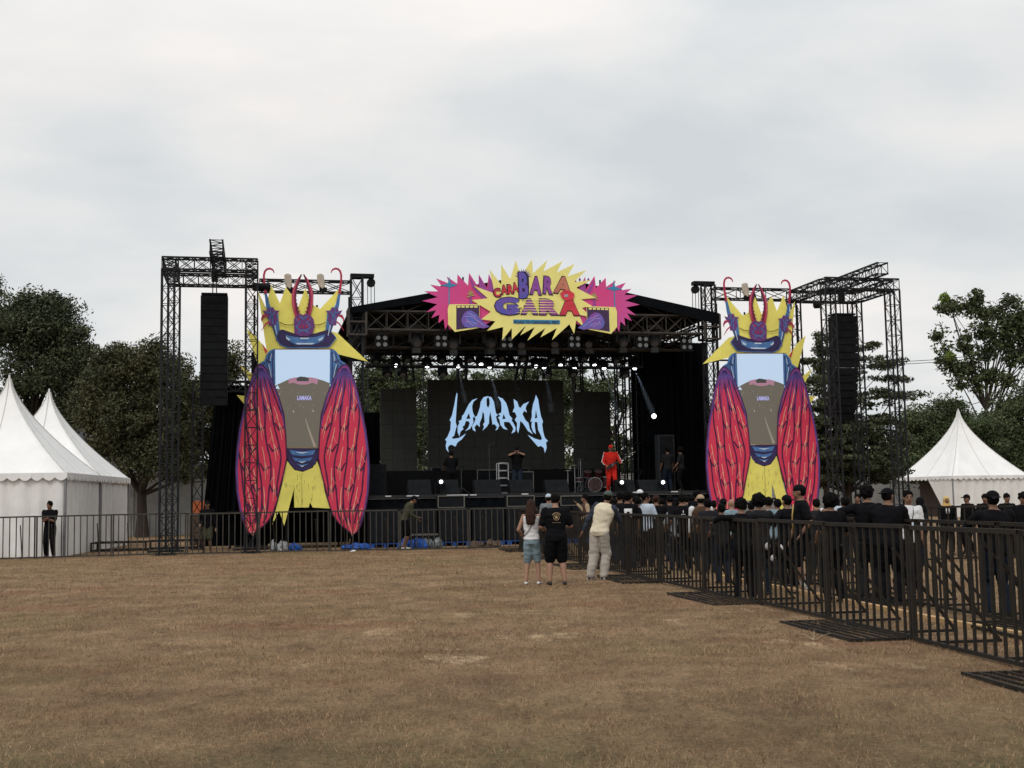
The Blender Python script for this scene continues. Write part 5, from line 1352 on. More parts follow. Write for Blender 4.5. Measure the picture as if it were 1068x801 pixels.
        for k_ in range(9):
            y_ = 230 + k_ * 55; xm = 760 - (150 - abs(y_ - 440) * .25) * .28; xm = [765, 750, 735, 722, 718, 722, 733, 750, 765][k_]
            q.poly(P(f_(cB([(xm - 12, y_ - 14), (xm + 16, y_), (xm - 12, y_ + 14)]))), fr, .006, .012)
        q.stroke(P(f_(cB([(792, 150), (752, 250), (722, 360), (708, 470), (722, 600), (750, 740)]))), .05, fr, .004, .004); q.build('mandible_teeth', M_brdk, mo)
        q = MB(); q.stroke(P(f_(cB([(740, 225), (690, 350), (672, 460), (678, 580), (700, 690)]))), [.01, .03, .03, .03, .01], fr, .002, .004); q.build('mandible_shine', mat('beetle_pink', (.6, .15, .22), .6), mo)
    # feelers drawn over the rays
    q = MB(); fe = [(291.5, 336), (297, 338.5), (303, 339), (309, 337.5)]
    q.stroke(P(fe), .03, fr, .002, .006); q.stroke(P(mr_(fe)), .03, fr, .002, .006); q.build('feelers', M_ylp, t)
    # head
    hd = MB().poly(P([(306.5, 333), (309, 329), (313, 327), (316, 328.5), (319, 327), (324, 329), (327, 333), (328, 341), (326, 348), (320, 350.5), (312, 350.5), (307, 348)]), fr, .0, .014).build('head', M_bpu, t)
    q = MB()
    for st_ in ([(309, 333), (313, 336), (309, 341), (314, 345)], [(324, 333), (320, 336), (324, 341), (319, 345)], [(313, 330), (316.5, 333), (320, 330)], [(311, 347), (316.5, 344), (322, 347)]): q.stroke(P(st_), .04, fr, -.006, .005)
    q.build('head_lines', M_bbl, hd)
    q = MB()
    for x_ in (311.5, 321.5): q.poly(P([(x_ - 1.2, 332), (x_ + 1.2, 332), (x_ + 1, 334.5), (x_ - 1, 334.5)]), fr, -.008, .004)
    for x_ in (313, 316.5, 320): q.poly(P([(x_ - 1, 339), (x_ + 1, 339), (x_ + .6, 342), (x_ - .6, 342)]), fr, -.008, .004)
    q.build('head_spots', M_brd, hd)
    # jaw plate
    jw = MB().poly(P(cA([(335, 100), (365, 90), (445, 118), (590, 118), (680, 92), (715, 120), (738, 150), (690, 212), (600, 218), (400, 218), (350, 197), (320, 150)])), fr, .014, .02).build('jaw_plate', M_bdk, t)
    MB().poly(P(cA([(385, 128), (440, 142), (520, 150), (600, 142), (662, 124), (648, 168), (580, 198), (460, 198), (408, 172)])), fr, .006, .006).build('jaw_band', M_bbl, jw)
    q = MB()
    for a_ in ([(388, 138), (420, 160), (408, 168), (390, 155)], [(485, 148), (550, 148), (545, 158), (490, 158)], [(450, 185), (590, 185), (570, 195), (470, 195)], [(615, 158), (652, 140), (640, 162), (618, 172)]): q.poly(P(cA(a_)), fr, .0, .005)
    q.build('jaw_shine', M_bwh, jw)
    q = MB(); q.stroke(P(cA([(335, 100), (320, 150), (350, 197), (400, 218), (600, 218), (690, 212), (738, 150), (715, 120)])), .03, fr, .008, .004); q.build('jaw_edge', M_bbl, jw)
    # screen
    def loc2(pts): return [locn(*p) for p in pts]
    s_ = thing('led_screen', None, None) if False else None
    scn = MB().poly(loc2([(286.5, 364), (348, 364), (348, 467), (286.5, 467)]), fr, .05, .06).build('led_screen', E_gnd, t)
    MB().poly(loc2([(287, 364.5), (347.5, 364.5), (347.5, 401), (338, 397), (331, 395), (300, 396), (287, 402)]), fr, .045, .004).build('screen_sky', E_sky, scn)
    q = MB(); q.poly(loc2([(301, 395), (308, 393.5), (325, 393.5), (332, 395), (331, 401), (326, 399), (320, 401), (312, 401), (306, 399), (301, 400)]), fr, .040, .004); q.build('screen_sign', E_pink, scn)
    q = MB(); q.poly(loc2([(309, 394.5), (313, 392.5), (318, 393), (322, 394), (322, 397.5), (310, 397.5)]), fr, .034, .004); q.build('screen_sign_centre', E_dk, scn)
    text_piece('LAMAKA', 310, 412.5, 325, 417.2, E_lav, t, 'screen_logo', c=.040, th=.004, bold=.03, v=VI, fr=lambda a, b, c: S(a - (0) + (uC - uA), VI + c, b))
    q = MB(); rs = random.Random(3)
    for _ in range(46):
        x_, y_ = rs.uniform(289, 346), rs.choice([rs.uniform(403, 411), rs.uniform(418, 432)]); d_ = rs.uniform(.25, .7)
        q.poly(loc2([(x_, y_), (x_ + d_, y_), (x_ + d_, y_ + d_), (x_, y_ + d_)]), fr, .040, .004)
    for x_, y_ in ((305.5, 428.5), (326, 428)): q.poly(loc2([(x_, y_), (x_ + 1, y_ - .5), (x_ + 1.4, y_ + 1), (x_ + .5, y_ + 2)]), fr, .040, .004)
    q.build('screen_people', E_dot, scn)
    q = MB(); q.poly(loc2([(287, 405), (289.5, 401.5), (292, 405.5)]), fr, .038, .004); q.poly(loc2([(344, 404.5), (344, 401), (346, 399), (347.5, 401), (347.5, 404.5)]), fr, .038, .004); q.build('screen_tents', E_sky, scn)
    MB().stroke(loc2([(318.5, 436), (321.5, 446), (325, 456), (328.6, 466)]), [.02, .05, .07, .09], fr, .040, .004).build('screen_path', E_pth, scn)
    q = MB()
    for a_, b2 in (((286.5, 364), (348, 364)), ((286.5, 467), (348, 467))):
        a3, b3 = locn(*a_), locn(*b2); q.bar(fr(*a3, .045), fr(*b3, .045), .03)
    q.build('screen_trim', mat('ochre_trim', (.30, .20, .10), .6), scn)
    # abdomen
    ab = MB().poly(P(c4([(372, 224), (526, 224), (528, 265), (515, 300), (485, 325), (450, 337), (410, 325), (385, 297), (372, 260)])), fr, .02, .02).build('abdomen', M_bdk, t)
    q = MB()
    for k_, (ya, yb, dw) in enumerate(((232, 262, 0), (268, 292, 14), (298, 314, 34))): q.poly(P(c4([(385 + dw, ya), (448, ya + 8), (515 - dw, ya), (500 - dw, yb - 6), (448, yb), (400 + dw, yb - 6)])), fr, .012, .005)
    q.build('abdomen_bands', M_bbl, ab)
    q = MB()
    for k_, (yy, dw) in enumerate(((242, 32), (288, 18), (308, 10))): q.stroke(P(c4([(448 - dw, yy), (448, yy + 5), (448 + dw, yy)])), [.01, .05, .01], fr, .004, .005)
    q.build('abdomen_shine', M_bwh, ab)
    # timber back frame
    q = MB()
    for du_ in (-1.6, -.5, .5, 1.6): q.bar(S(uC + du_, VI + .16, .3), S(uC + du_, VI + .16, 8.6 if abs(du_) > 1 else 8.3), .06)
    for zz in (1.4, 3.1, 4.9, 6.5): q.bar(S(uC - 1.8, VI + .16, zz), S(uC + 1.8, VI + .16, zz), .06)
    q.build('back_frame', M_black, t)
    return t
uB = UZ(796.5, 466, VI)[0]
beetle('left giant painted beetle panel with red wings and a screen as its body', uA, False)
beetle('right giant painted beetle panel with red wings and a screen as its body', uB, True)
# ------------------------------------------------------------------ people
SKIN = mat('skin', (0.20, 0.105, 0.065), 0.55, 0, 0.1, 5)
SKINL = mat('light_skin', (0.30, 0.165, 0.11), 0.55, 0, 0.08, 5)
HAIR = mat('black_hair', (0.006, 0.0055, 0.0055), 0.85, 0, 0.3, 30, bump=.5, bscale=60, spec=.04)
HAIRB = mat('brown_hair', (0.030, 0.014, 0.010), 0.7, 0, 0.35, 25, bump=.5, bscale=60, spec=.08)
def cloth(name, c, v=.12): return mat('cloth_' + name, c, .9, 0, v, 6, bump=.6, bscale=7, spec=.05)
BLK = cloth('black', (0.007, 0.007, 0.0085)); CHAR = cloth('charcoal', (0.018, 0.0185, 0.021)); WHT = cloth('white', (0.62, 0.62, 0.63)); CRM = cloth('cream', (0.60, 0.53, 0.40))
NAVY = cloth('slate', (0.035, 0.042, 0.06)); DEN = cloth('denim', (0.19, 0.26, 0.30), .25); DKD = cloth('dark_denim', (0.014, 0.020, 0.032), .3); KHA = cloth('pale_khaki', (0.36, 0.32, 0.28)); OLV = cloth('olive', (0.055, 0.055, 0.035))
RED = cloth('red', (0.52, 0.025, 0.018)); TAN = cloth('tan', (0.35, 0.26, 0.17)); MUST = cloth('mustard', (0.50, 0.33, 0.12)); GRY = cloth('grey', (0.16, 0.17, 0.18)); LBL = cloth('pale_blue', (0.42, 0.48, 0.56)); BROWN = cloth('brown', (0.07, 0.04, 0.028))
SHW = mat('white_shoe', (.6, .6, .58), .6); SHB = mat('black_shoe', (.015, .015, .016), .5)
EYE_M = mat('eye', (.01, .008, .007), .2); LIP = mat('lip', (.16, .05, .04), .5); CAPG = cloth('grey_cap', (0.075, 0.09, 0.08))
PRINT = mat('shirt_print', (.28, .20, .11), .8); 
from mathutils.noise import noise as pnoise
def remeshed(mb, vox, smooth=2):
    me = bpy.data.meshes.new('tmp'); me.from_pydata([tuple(v) for v in mb.v], [], mb.f)
    o_ = bpy.data.objects.new('tmp', me); C.objects.link(o_)
    m_ = o_.modifiers.new('r', 'REMESH'); m_.mode = 'VOXEL'; m_.voxel_size = vox; m_.use_smooth_shade = True
    if smooth: s_ = o_.modifiers.new('s', 'SMOOTH'); s_.iterations = smooth; s_.factor = .5
    dg = bpy.context.evaluated_depsgraph_get(); dg.update()
    out_ = bpy.data.meshes.new_from_object(o_.evaluated_get(dg)); bpy.data.objects.remove(o_); bpy.data.meshes.remove(me); return out_
def ik(a, b, l1, l2, hint):
    d = b - a; L_ = d.length; mx_ = (l1 + l2) * .995
    if L_ > mx_: d = d * (mx_ / L_); b = a + d; L_ = mx_
    x = (l1 * l1 - l2 * l2 + L_ * L_) / (2 * L_); h = math.sqrt(max(0, l1 * l1 - x * x)); n_ = d.normalized(); hh = hint - n_ * hint.dot(n_)
    if hh.length < 1e-5: hh = Vector((0, -1, 0))
    return a + n_ * x + hh.normalized() * h, b
def limb(mb, pts, rads, n=10):
    # smooth interpolation for a tapering tube with rounded ends
    P_, R_ = [], []
    for i_ in range(len(pts) - 1):
        for k in range(3): P_.append(pts[i_].lerp(pts[i_ + 1], k / 3)); R_.append(rads[i_] + (rads[i_ + 1] - rads[i_]) * k / 3)
    P_.append(pts[-1]); R_.append(rads[-1]); mb.tube(P_, R_, n)
    for p, r in zip(pts, rads): mb.ell(p, r, None, 10, 6)
def person(label, x, y, a, H=1.68, z0=0.0, lean=0, side=0, twist=0, hr=(.15, .04, .44), hl=(-.15, .04, .44), fr=(.065, 0), fl=(-.065, 0), head=(0, 0), top=BLK, sleeve='tee', bot=BLK, shorts=False, shoe=SHB,
           hair='short', hairm=HAIR, skin=SKIN, face=False, vox=.016, sleevem=None, group=None, build=1.0, cat='person', kn=(0, 1, 0), elh=None, loose=1.0, hem=.47, hipz=.52, long_low=.68):
    t = thing('person', label, cat, (x, y, z0), a, group); s = H
    V3 = lambda p: Vector(p) * s
    hipc = V3((0, 0, hipz)); Up = Matrix.Rotation(R(side), 3, 'Y') @ Matrix.Rotation(-R(lean), 3, 'X')
    Tw = Matrix.Rotation(R(twist), 3, 'Z')
    def U(p): return hipc + Up @ (Tw @ (V3((p[0], p[1], p[2] - .52))))
    X_, Y_ = Up @ Tw @ Vector((1, 0, 0)), Up @ Tw @ Vector((0, 1, 0))
    hy, hp = head; Hd = Up @ Tw @ Matrix.Rotation(R(hy), 3, 'Z') @ Matrix.Rotation(-R(hp), 3, 'X')
    nb = U((0, .005, .835)); hc = nb + Hd @ V3((0, .012, .078))
    B = build
    tor = [(.47, .080, .058, 0), (.52, .092, .064, 0), (.60, .078, .054, .004), (.70, .094, .064, .006), (.76, .104, .060, .0), (.795, .092, .052, 0), (.815, .066, .044, 0), (.835, .042, .038, 0)]
    def rings(sc_, add, zlo, zhi=2):
        r_ = []
        for (z_, rx, ry, yo) in tor:
            if z_ < zlo or z_ > zhi: continue
            f_ = U if z_ > .52 else (lambda p: hipc + V3((p[0], p[1], p[2] - .52)))
            ax, ay = (X_, Y_) if z_ > .52 else (Vector((1, 0, 0)), Vector((0, 1, 0)))
            r_.append((f_((0, yo, z_)), ax, ay, (rx * B * sc_ + add) * s, (ry * B * sc_ + add) * s))
        return r_
    body = MB(); body.loft(rings(1, 0, 0)[:], 16)
    # neck + head
    limb(body, [nb - Hd @ V3((0, .004, .02)), hc - Hd @ V3((0, .006, .02))], [.034 * s, .031 * s])
    body.ell(hc + Hd @ V3((0, -.004, .008)), (.044 * s, .053 * s, .058 * s), Hd, 16, 10)
    body.ell(hc + Hd @ V3((0, .016, -.026)), (.034 * s, .036 * s, .040 * s), Hd, 14, 8)      # jaw
    body.ell(hc + Hd @ V3((0, .052, -.012)), (.008 * s, .013 * s, .014 * s), Hd, 8, 6)        # nose
    for e_ in (-1, 1): body.ell(hc + Hd @ V3((.046 * e_, -.002, -.006)), (.007 * s, .012 * s, .018 * s), Hd, 8, 6)
    sh = []; hands_ = []
    arms = []
    for e_, hnd in ((1, hr), (-1, hl)):
        a_ = U((.100 * e_ * B, 0, .795)); tgt = V3(hnd)
        hint = Vector((.35 * e_, -.7, -.35)) if elh is None else Vector((elh[0] * e_, elh[1], elh[2]))
        el, wr = ik(a_, tgt, .172 * s, .148 * s, hint); arms.append((a_, el, wr))
        limb(body, [a_, a_.lerp(el, .5), el, el.lerp(wr, .4), wr], [.031 * s * B, .028 * s * B, .023 * s, .023 * s, .0145 * s], 10)
        d = (wr - el).normalized(); sidev = d.cross(Vector((0, 0, 1)))
        if sidev.length < .2: sidev = Vector((0, 1, 0))
        sidev.normalize(); nrm = sidev.cross(d)
        pc = wr + d * .028 * s
        body.ell(pc, (.022 * s, .010 * s, .032 * s), Matrix((sidev, nrm, d)).transposed(), 8, 6)
        for k in range(4):
            o0 = pc + d * .024 * s + sidev * (k - 1.5) * .0115 * s; l_ = (.036, .042, .040, .031)[k] * s
            b1 = o0 + d * l_ * .55 - nrm * e_ * .004 * s; body.tube([o0 - d * .01 * s, b1, b1 + (d * .7 - nrm * .6 * e_).normalized() * l_ * .45], [.0062 * s, .0056 * s, .0046 * s], 6)
        o0 = wr + d * .012 * s - sidev * .017 * s; body.tube([o0, o0 + (d * .6 - sidev * .8).normalized() * .024 * s, o0 + (d * .9 - sidev * .6).normalized() * .042 * s], [.008 * s, .007 * s, .005 * s], 6)
    legs = []
    for e_, ft in ((1, fr), (-1, fl)):
        h_ = hipc + V3((.048 * e_ * B, 0, -.02)); an = V3((ft[0], ft[1] - .01, .045 + (ft[2] if len(ft) > 2 else 0)))
        kn_, an = ik(h_, an, .245 * s, .232 * s, Vector(kn)); legs.append((h_, kn_, an))
        limb(body, [h_, h_.lerp(kn_, .4), kn_, kn_.lerp(an, .35), an], [.052 * s * B, .046 * s * B, .032 * s, .034 * s * B, .020 * s], 12)
        limb(body, [an, an + V3((.012 * e_, .055, -.026)), an + V3((.016 * e_, .085, -.030))], [.020 * s, .016 * s, .011 * s], 8)
    me = remeshed(body, vox); me.materials.clear(); me.materials.append(skin)
    bo = bpy.data.objects.new('body', me); C.objects.link(bo); bo.parent = t
    def part(mb, name, m_, vx=None, raw=False, parent=t, sm=2):
        if raw: o_ = mb
        me_ = remeshed(mb, vx or vox, sm) if not raw else None
        if vox < .017 and name in ('shirt', 'trousers', 'shorts', 'sleeves'):
            sd_ = Vector((sum(map(ord, label)) % 97, 3.1, len(label)))
            for v_ in me_.vertices:
                c_ = v_.co + sd_; w_ = pnoise(Vector((c_.x * 7, c_.y * 7, c_.z * 17))) * .010 + pnoise(Vector((c_.x * 13 + c_.z * 9, c_.y * 13, c_.z * 11))) * .006
                v_.co += v_.normal * w_
        if raw:
            me_ = bpy.data.meshes.new(name); me_.from_pydata([tuple(v) for v in mb.v], [], mb.f); me_.shade_smooth()
        me_.materials.clear(); me_.materials.append(m_); o_ = bpy.data.objects.new(name, me_); C.objects.link(o_); o_.parent = parent; return o_
    # trousers / shorts
    q = MB(); q.loft(rings(1, .010, 0, .60), 16)
    for (h_, kn_, an) in legs:
        if shorts:
            lo = h_.lerp(kn_, .93); limb(q, [h_, h_.lerp(kn_, .5), lo], [.062 * s * B, .060 * s * B, .056 * s * B], 12)
        else:
            limb(q, [h_, h_.lerp(kn_, .4), kn_, kn_.lerp(an, .5), kn_.lerp(an, 1.02)], [.062 * s * B, .057 * s * B, .045 * s * loose, .043 * s * loose, .036 * s * loose], 12)
    part(q, 'shorts' if shorts else 'trousers', bot)
    # shirt
    q = MB(); rr = rings(1.03 + .05 * (loose - 1), .014, 0 if hem < .5 else .5, .84 if sleeve != 'none' else .80)
    q.loft(rr, 16)
    mt = MB() if sleevem else q
    for (a_, el, wr) in arms:
        if sleeve == 'tee': limb(mt, [a_, a_.lerp(el, .45), a_.lerp(el, .78)], [.041 * s * B, .040 * s * B, .040 * s], 12)
        elif sleeve == 'long': limb(mt, [a_, a_.lerp(el, .5), el, wr.lerp(el, .08)], [.040 * s * B, .036 * s, .031 * s, .023 * s], 12)
        elif sleeve == 'none': pass
    part(q, 'shirt', top)
    if sleevem: part(mt, 'sleeves', sleevem)
    # shoes
    for (h_, kn_, an), e_ in zip(legs, (1, -1)):
        q = MB(); g_ = Vector((0, 0, an.z - .045 * s))
        for (yy, zz, rx, rz_) in ((-.022, .018, .021, .020), (.01, .022, .022, .024), (.05, .018, .026, .019), (.085, .014, .024, .014), (.105, .012, .019, .011)):
            q.ell(Vector((an.x + .010 * e_ * s * yy * 10, an.y + yy * s, g_.z + zz * s)), (rx * s, .026 * s, rz_ * s), None, 10, 6)
        part(q, 'shoe', shoe, vox * .8)
    # hair / headwear
    Hm = hair
    q = MB()
    if Hm in ('short', 'afro', 'long', 'curly', 'bun'):
        k_ = {'short': (.050, .058, .060), 'curly': (.055, .062, .061), 'afro': (.068, .073, .071), 'long': (.053, .061, .062), 'bun': (.052, .060, .062)}[Hm]
        q.ell(hc + Hd @ V3((0, -.013, .018)), tuple(v_ * s for v_ in k_), Hd, 18, 12, jit=.03 if Hm == 'short' else .07)
        nl_ = {'short': 26, 'curly': 46, 'afro': 60, 'long': 14, 'bun': 14}[Hm]; rr_ = random.Random(label)
        for _ in range(nl_):
            dd = Vector((rr_.gauss(0, 1), rr_.gauss(-.35, 1), rr_.gauss(.35, .9))).normalized()
            q.ell(hc + Hd @ (Vector((dd.x * k_[0], dd.y * k_[1] - .013, dd.z * k_[2] + .018)) * s * (.93 if Hm == 'short' else .95)), rr_.uniform(.010, .016 if Hm in ('short', 'long', 'bun') else .021) * s, None, 7, 5)
        if Hm == 'long':
            for e_ in (-1, 0, 1):
                a_ = hc + Hd @ V3((.022 * e_, -.042, .01)); b_ = U((.030 * e_, -.068, .80)); c_ = U((.026 * e_, -.078, .72)); d_ = U((.018 * e_, -.082, long_low)); limb(q, [a_, b_, c_, d_], [.034 * s, .032 * s, .026 * s, .010 * s])
        if Hm == 'bun': q.ell(hc + Hd @ V3((0, -.07, .03)), .024 * s, Hd, 10, 6)
        part(q, 'hair', hairm, .010 if vox < .017 else .016, sm=1)
    elif Hm in ('cap', 'capback', 'durag', 'hood', 'bald'):
        capm = hairm if hairm not in (HAIR, HAIRB) else BLK
        if Hm != 'bald' and Hm != 'hood':
            q2 = MB(); q2.ell(hc + Hd @ V3((0, -.014, .004)), (.048 * s, .054 * s, .052 * s), Hd, 14, 10); part(q2, 'hair', HAIR, .012)
        if Hm in ('cap', 'capback'):
            q.ell(hc + Hd @ V3((0, -.006, .022)), (.053 * s, .061 * s, .052 * s), Hd, 18, 10, cut=-.006 * s)
            f_ = 1 if Hm == 'cap' else -1; bc = hc + Hd @ V3((0, .075 * f_, .022))
            q.ell(bc, (.040 * s, .042 * s, .006 * s), Hd @ Matrix.Rotation(-R(12) * f_, 3, 'X'), 12, 6)
            part(q, 'cap', capm, raw=True)
        elif Hm == 'durag': q.ell(hc + Hd @ V3((0, -.008, .020)), (.051 * s, .060 * s, .050 * s), Hd, 18, 10, cut=-.010 * s); part(q, 'headwrap', capm, raw=True)
        elif Hm == 'hood':
            q.ell(hc + Hd @ V3((0, -.012, .006)), (.056 * s, .062 * s, .068 * s), Hd, 16, 10); limb(q, [hc - Hd @ V3((0, .012, .03)), U((0, -.005, .80))], [.052 * s, .085 * s]); part(q, 'headscarf', capm)
            face = True
    if face:
        for e_ in (-1, 1):
            q = MB(); q.ell(hc + Hd @ V3((.018 * e_, .0475 if Hm != 'hood' else .052, .004)), (.0075 * s, .004 * s, .0038 * s), Hd, 8, 6); part(q, 'eye', EYE_M, raw=True)
            q = MB(); q.ell(hc + Hd @ V3((.018 * e_, .049, .015)), (.011 * s, .004 * s, .0025 * s), Hd, 8, 5); part(q, 'eyebrow', HAIR, raw=True)
        q = MB(); q.ell(hc + Hd @ V3((0, .0505, -.034)), (.014 * s, .004 * s, .0045 * s), Hd, 8, 5); part(q, 'mouth', LIP, raw=True)
        if Hm == 'hood': q = MB(); q.ell(hc + Hd @ V3((0, .028, -.004)), (.034 * s, .030 * s, .048 * s), Hd, 12, 8); part(q, 'face', skin, raw=True)
    return dict(t=t, U=U, part=part, arms=arms, hc=hc, Hd=Hd, s=s, legs=legs, X=X_, Y=Y_)
def at_px(px, Yd): p = PY(px, 515, Yd); return p.x, Yd
def Hof(px, ytop, Yd, z0=0): return EYE + (HZ(px) - ytop) / F * Yd - z0

# three people in front on the grass
x, y = at_px(553.5, 22.5)
p = person('long haired woman in white sleeveless top and blue denim shorts beside the man in black', x, y, R(-8), 1.575, hr=(.10, .14, .66), hl=(-.12, .10, .58), fr=(.075, .03), fl=(-.07, -.01), top=WHT, sleeve='none', bot=DEN, shorts=True, shoe=SHW, hair='long', hairm=HAIRB, skin=SKINL, vox=.012, build=.88, head=(0, 8), hem=.6, loose=1.1, long_low=.71)
q = MB(); q.tube([p['U']((.07, -.05, .80)), p['U']((.03, -.075, .72)), p['U']((-.03, -.07, .62)), p['U']((-.09, -.03, .56))], .007, 6); p['part'](q, 'bag_strap', BROWN, raw=True)
q = MB(); q.ell(p['U']((-.10, .02, .54)), (.03, .08, .07), None, 10, 6); p['part'](q, 'shoulder_bag', BROWN, raw=True)
x, y = at_px(579, 22.3)
p = person('man in black shorts and black tee with round tan back print beside the woman', x, y, R(4), 1.685, hr=(.13, .16, .62), hl=(-.11, .15, .60), fr=(.085, .0), fl=(-.075, .01), top=BLK, bot=BLK, shorts=True, shoe=SHB, hair='short', skin=SKINL, vox=.012, build=1.12, head=(0, 12), loose=1.2)
q = MB()
def bp(ax, zz): return p['U']((ax, -.0865 + (abs(ax) ** 2) * 2.0, zz))
def ring_strip(mb, r0, r1, a0, a1, cz, n=18):
    for k in range(n):
        aa, ab = a0 + (a1 - a0) * k / n, a0 + (a1 - a0) * (k + 1) / n
        vs = []
        for (r_, g_) in ((r0, aa), (r1, aa), (r1, ab), (r0, ab)): vs.append(bp(r_ * math.cos(g_), cz + r_ * math.sin(g_)))
        vs += [v_ + Vector((0, .006, 0)) for v_ in vs]
        mb.add(vs, [(0, 1, 2, 3), (7, 6, 5, 4), (0, 4, 5, 1), (1, 5, 6, 2), (2, 6, 7, 3), (3, 7, 4, 0)])
ring_strip(q, .026, .034, 0, 6.283, .728); ring_strip(q, .0, .018, 0, 6.283, .728, 10); ring_strip(q, .044, .055, .45, 2.69, .728, 9)
for k in range(9):
    q.box(bp(-.04 + .010 * k, .672), (.011, .006, .010))
p['part'](q, 'back_print', PRINT, raw=True)
x, y = at_px(624, 23.7)
p = person('man leaning on the barrier in cream shirt with dark raglan sleeves and grey green cap', x, y, R(-30), 1.77, lean=15, side=10, hr=(.10, .27, .72), hl=(-.22, .02, .50), fr=(.065, -.04), fl=(-.06, -.11), head=(10, -8), top=CRM, sleeve='long', sleevem=NAVY, bot=KHA, shoe=SHB, hair='cap', hairm=CAPG, vox=.012, loose=1.25, build=1.05)
for (h_, k_, a_), e_ in zip(p['legs'], (1, -1)):
    q = MB(); c_ = h_.lerp(k_, .92) + Vector((.052 * e_ * p['s'], -.005, 0)); q.ell(c_, (.012 * p['s'], .032 * p['s'], .045 * p['s']), None, 8, 6); p['part'](q, 'cargo_pocket', KHA, raw=True)
    q = MB(); q.box(a_ + Vector((.006 * e_, .065, -.068)), (.085, .25, .022)); p['part'](q, 'white_sole', SHW, raw=True)

# guards at the barrier
x, y = at_px(53, 37.6)
person('guard in black resting folded arms on the barrier in front of the left white tent', x, y - .0, R(186), Hof(53, 521.5, 37.6), lean=6, hr=(-.02, .17, .70), hl=(.03, .15, .67), elh=(.35, -.1, -.9), top=BLK, bot=BLK, hair='short', face=True, head=(-18, 0), vox=.018)
x, y = at_px(216.5, 38.6)
person('guard in black cap and shorts standing behind the barrier under the left speaker tower', x, y, R(182), Hof(216.5, 521.5, 38.6), hr=(.12, .10, .55), hl=(-.16, .02, .46), top=BLK, sleeve='long', bot=OLV, shorts=True, shoe=BROWN, hair='cap', face=True, vox=.018)
x, y = at_px(421, 39.3)
person('crew man in olive jacket bending behind the barriers below the left deck end', x, y, R(-75), 1.83, lean=24, hr=(.05, .24, .52), hl=(-.05, .26, .56), fr=(.05, -.02), fl=(-.06, .04), top=OLV, sleeve='long', bot=BLK, shorts=True, shoe=SHW, hair='cap', head=(0, 10), vox=.018, build=1.1)

# performers
def stage_person(label, px, v, ytop, a, **kw):
    u = pxu(px, 500, v); p_ = S(u, v, 0); Yd = p_.y; H = EYE + (HZ(px) - ytop) / F * Yd - ZS
    return person(label, p_.x, p_.y, a, H, z0=ZS, **kw)
p = stage_person('bassist in black seen from behind at the left of the main screen', 471, 1.6, 470, R(10), hr=(.10, .14, .52), hl=(-.14, .18, .58), top=BLK, bot=BLK, hair='short', vox=.018, build=1.1)
p = stage_person('singer in black tee and dark jeans raising both pale hands to his mouth', 539.5, 1.6, 466, R(178), hr=(.035, .10, .865), hl=(-.035, .10, .87), elh=(1.0, .2, -.5), fr=(.09, 0), fl=(-.09, .03), top=BLK, bot=DKD, shoe=SHW, hair='cap', skin=SKINL, face=True, head=(0, 5), vox=.016, build=1.05, cat='singer')
q = MB(); hcw = p['hc'] + p['Hd'] @ Vector((0, .12, -.05)); q.tube([hcw, hcw + p['Hd'] @ Vector((0, .14, -.10))], [.03, .018], 8)
M_ = W[p['t'].name]; m0 = MB(); m0.v = [M_ @ v_ for v_ in q.v]; m0.f = q.f
tag(m0.build('microphone', M_black), 'microphone held to the mouth of the singer in black', 'microphone')
p = stage_person('guitarist in a bright red tracksuit with white sleeve stripes and red cap', 637.5, 1.5, 463.5, R(186), hr=(.13, .12, .56), hl=(-.17, .17, .60), top=RED, sleeve='long', bot=RED, hair='cap', hairm=RED, face=True, vox=.016, build=1.12, fr=(.07, 0), fl=(-.08, .02), cat='guitarist')
q = MB()
for (a_, el, wr) in p['arms']:
    o_ = Vector((math.copysign(.038, a_.x) * p['s'], .012, .0))
    q.tube([a_ + o_ * .6 + Vector((0, 0, .042 * p['s'])), a_ + o_ * 1.05, el + o_ * .98, wr + o_ * .75], .014, 6)
p['part'](q, 'sleeve_stripe', WHT, raw=True)
Mw = W[p['t'].name]; gr = thing('electric_guitar', 'dark electric guitar slung across the guitarist in red', 'guitar', Mw @ Vector((0, .2, .9)), R(186))
q = MB(); Gp = lambda x_, y_, z_: Mw @ Vector((x_, y_, z_))
q2 = [(-.02, .0), (.06, .09), (.14, .11), (.20, .07), (.24, .12), (.33, .13), (.39, .04), (.38, -.08), (.30, -.15), (.22, -.12), (.17, -.09), (.10, -.13), (.03, -.12), (.0, -.06)]
rot_ = R(28)
def gfr(a_, b_, c_):
    a_ -= .2; xx = a_ * math.cos(rot_) - b_ * math.sin(rot_); zz = a_ * math.sin(rot_) * -1 - b_ * math.cos(rot_) * -1
    return Gp(xx + .04, .20 + c_, .97 + zz)
MB().poly(q2, gfr, 0, .05).build('guitar_body', mat('guitar_black', (.015, .014, .016), .25), gr)
MB().stroke([(.02, .0), (-.68, .0)], .035, gfr, .012, .025).build('neck', mat('maple', (.10, .075, .055), .5), gr)
MB().poly([(-.66, .03), (-.84, .05), (-.86, -.02), (-.68, -.035)], gfr, .012, .025).build('headstock', mat('maple', (.10, .075, .055), .5), gr)
MB().stroke([(.13, .05), (.13, -.05)], .03, gfr, .055, .006).build('pickup', M_chrome, gr)
p = stage_person('crew person in black facing away at the right of the stage', 697, 1.8, 466, R(15), hr=(.14, .08, .46), hl=(-.13, .12, .50), top=CHAR, bot=DKD, hair='short', vox=.02)
p = stage_person('crew person in dark tee standing side on at the far right of the stage', 710.5, 1.6, 466, R(80), hr=(.08, .10, .47), hl=(-.10, .15, .52), top=CHAR, bot=BLK, hair='afro', vox=.02)
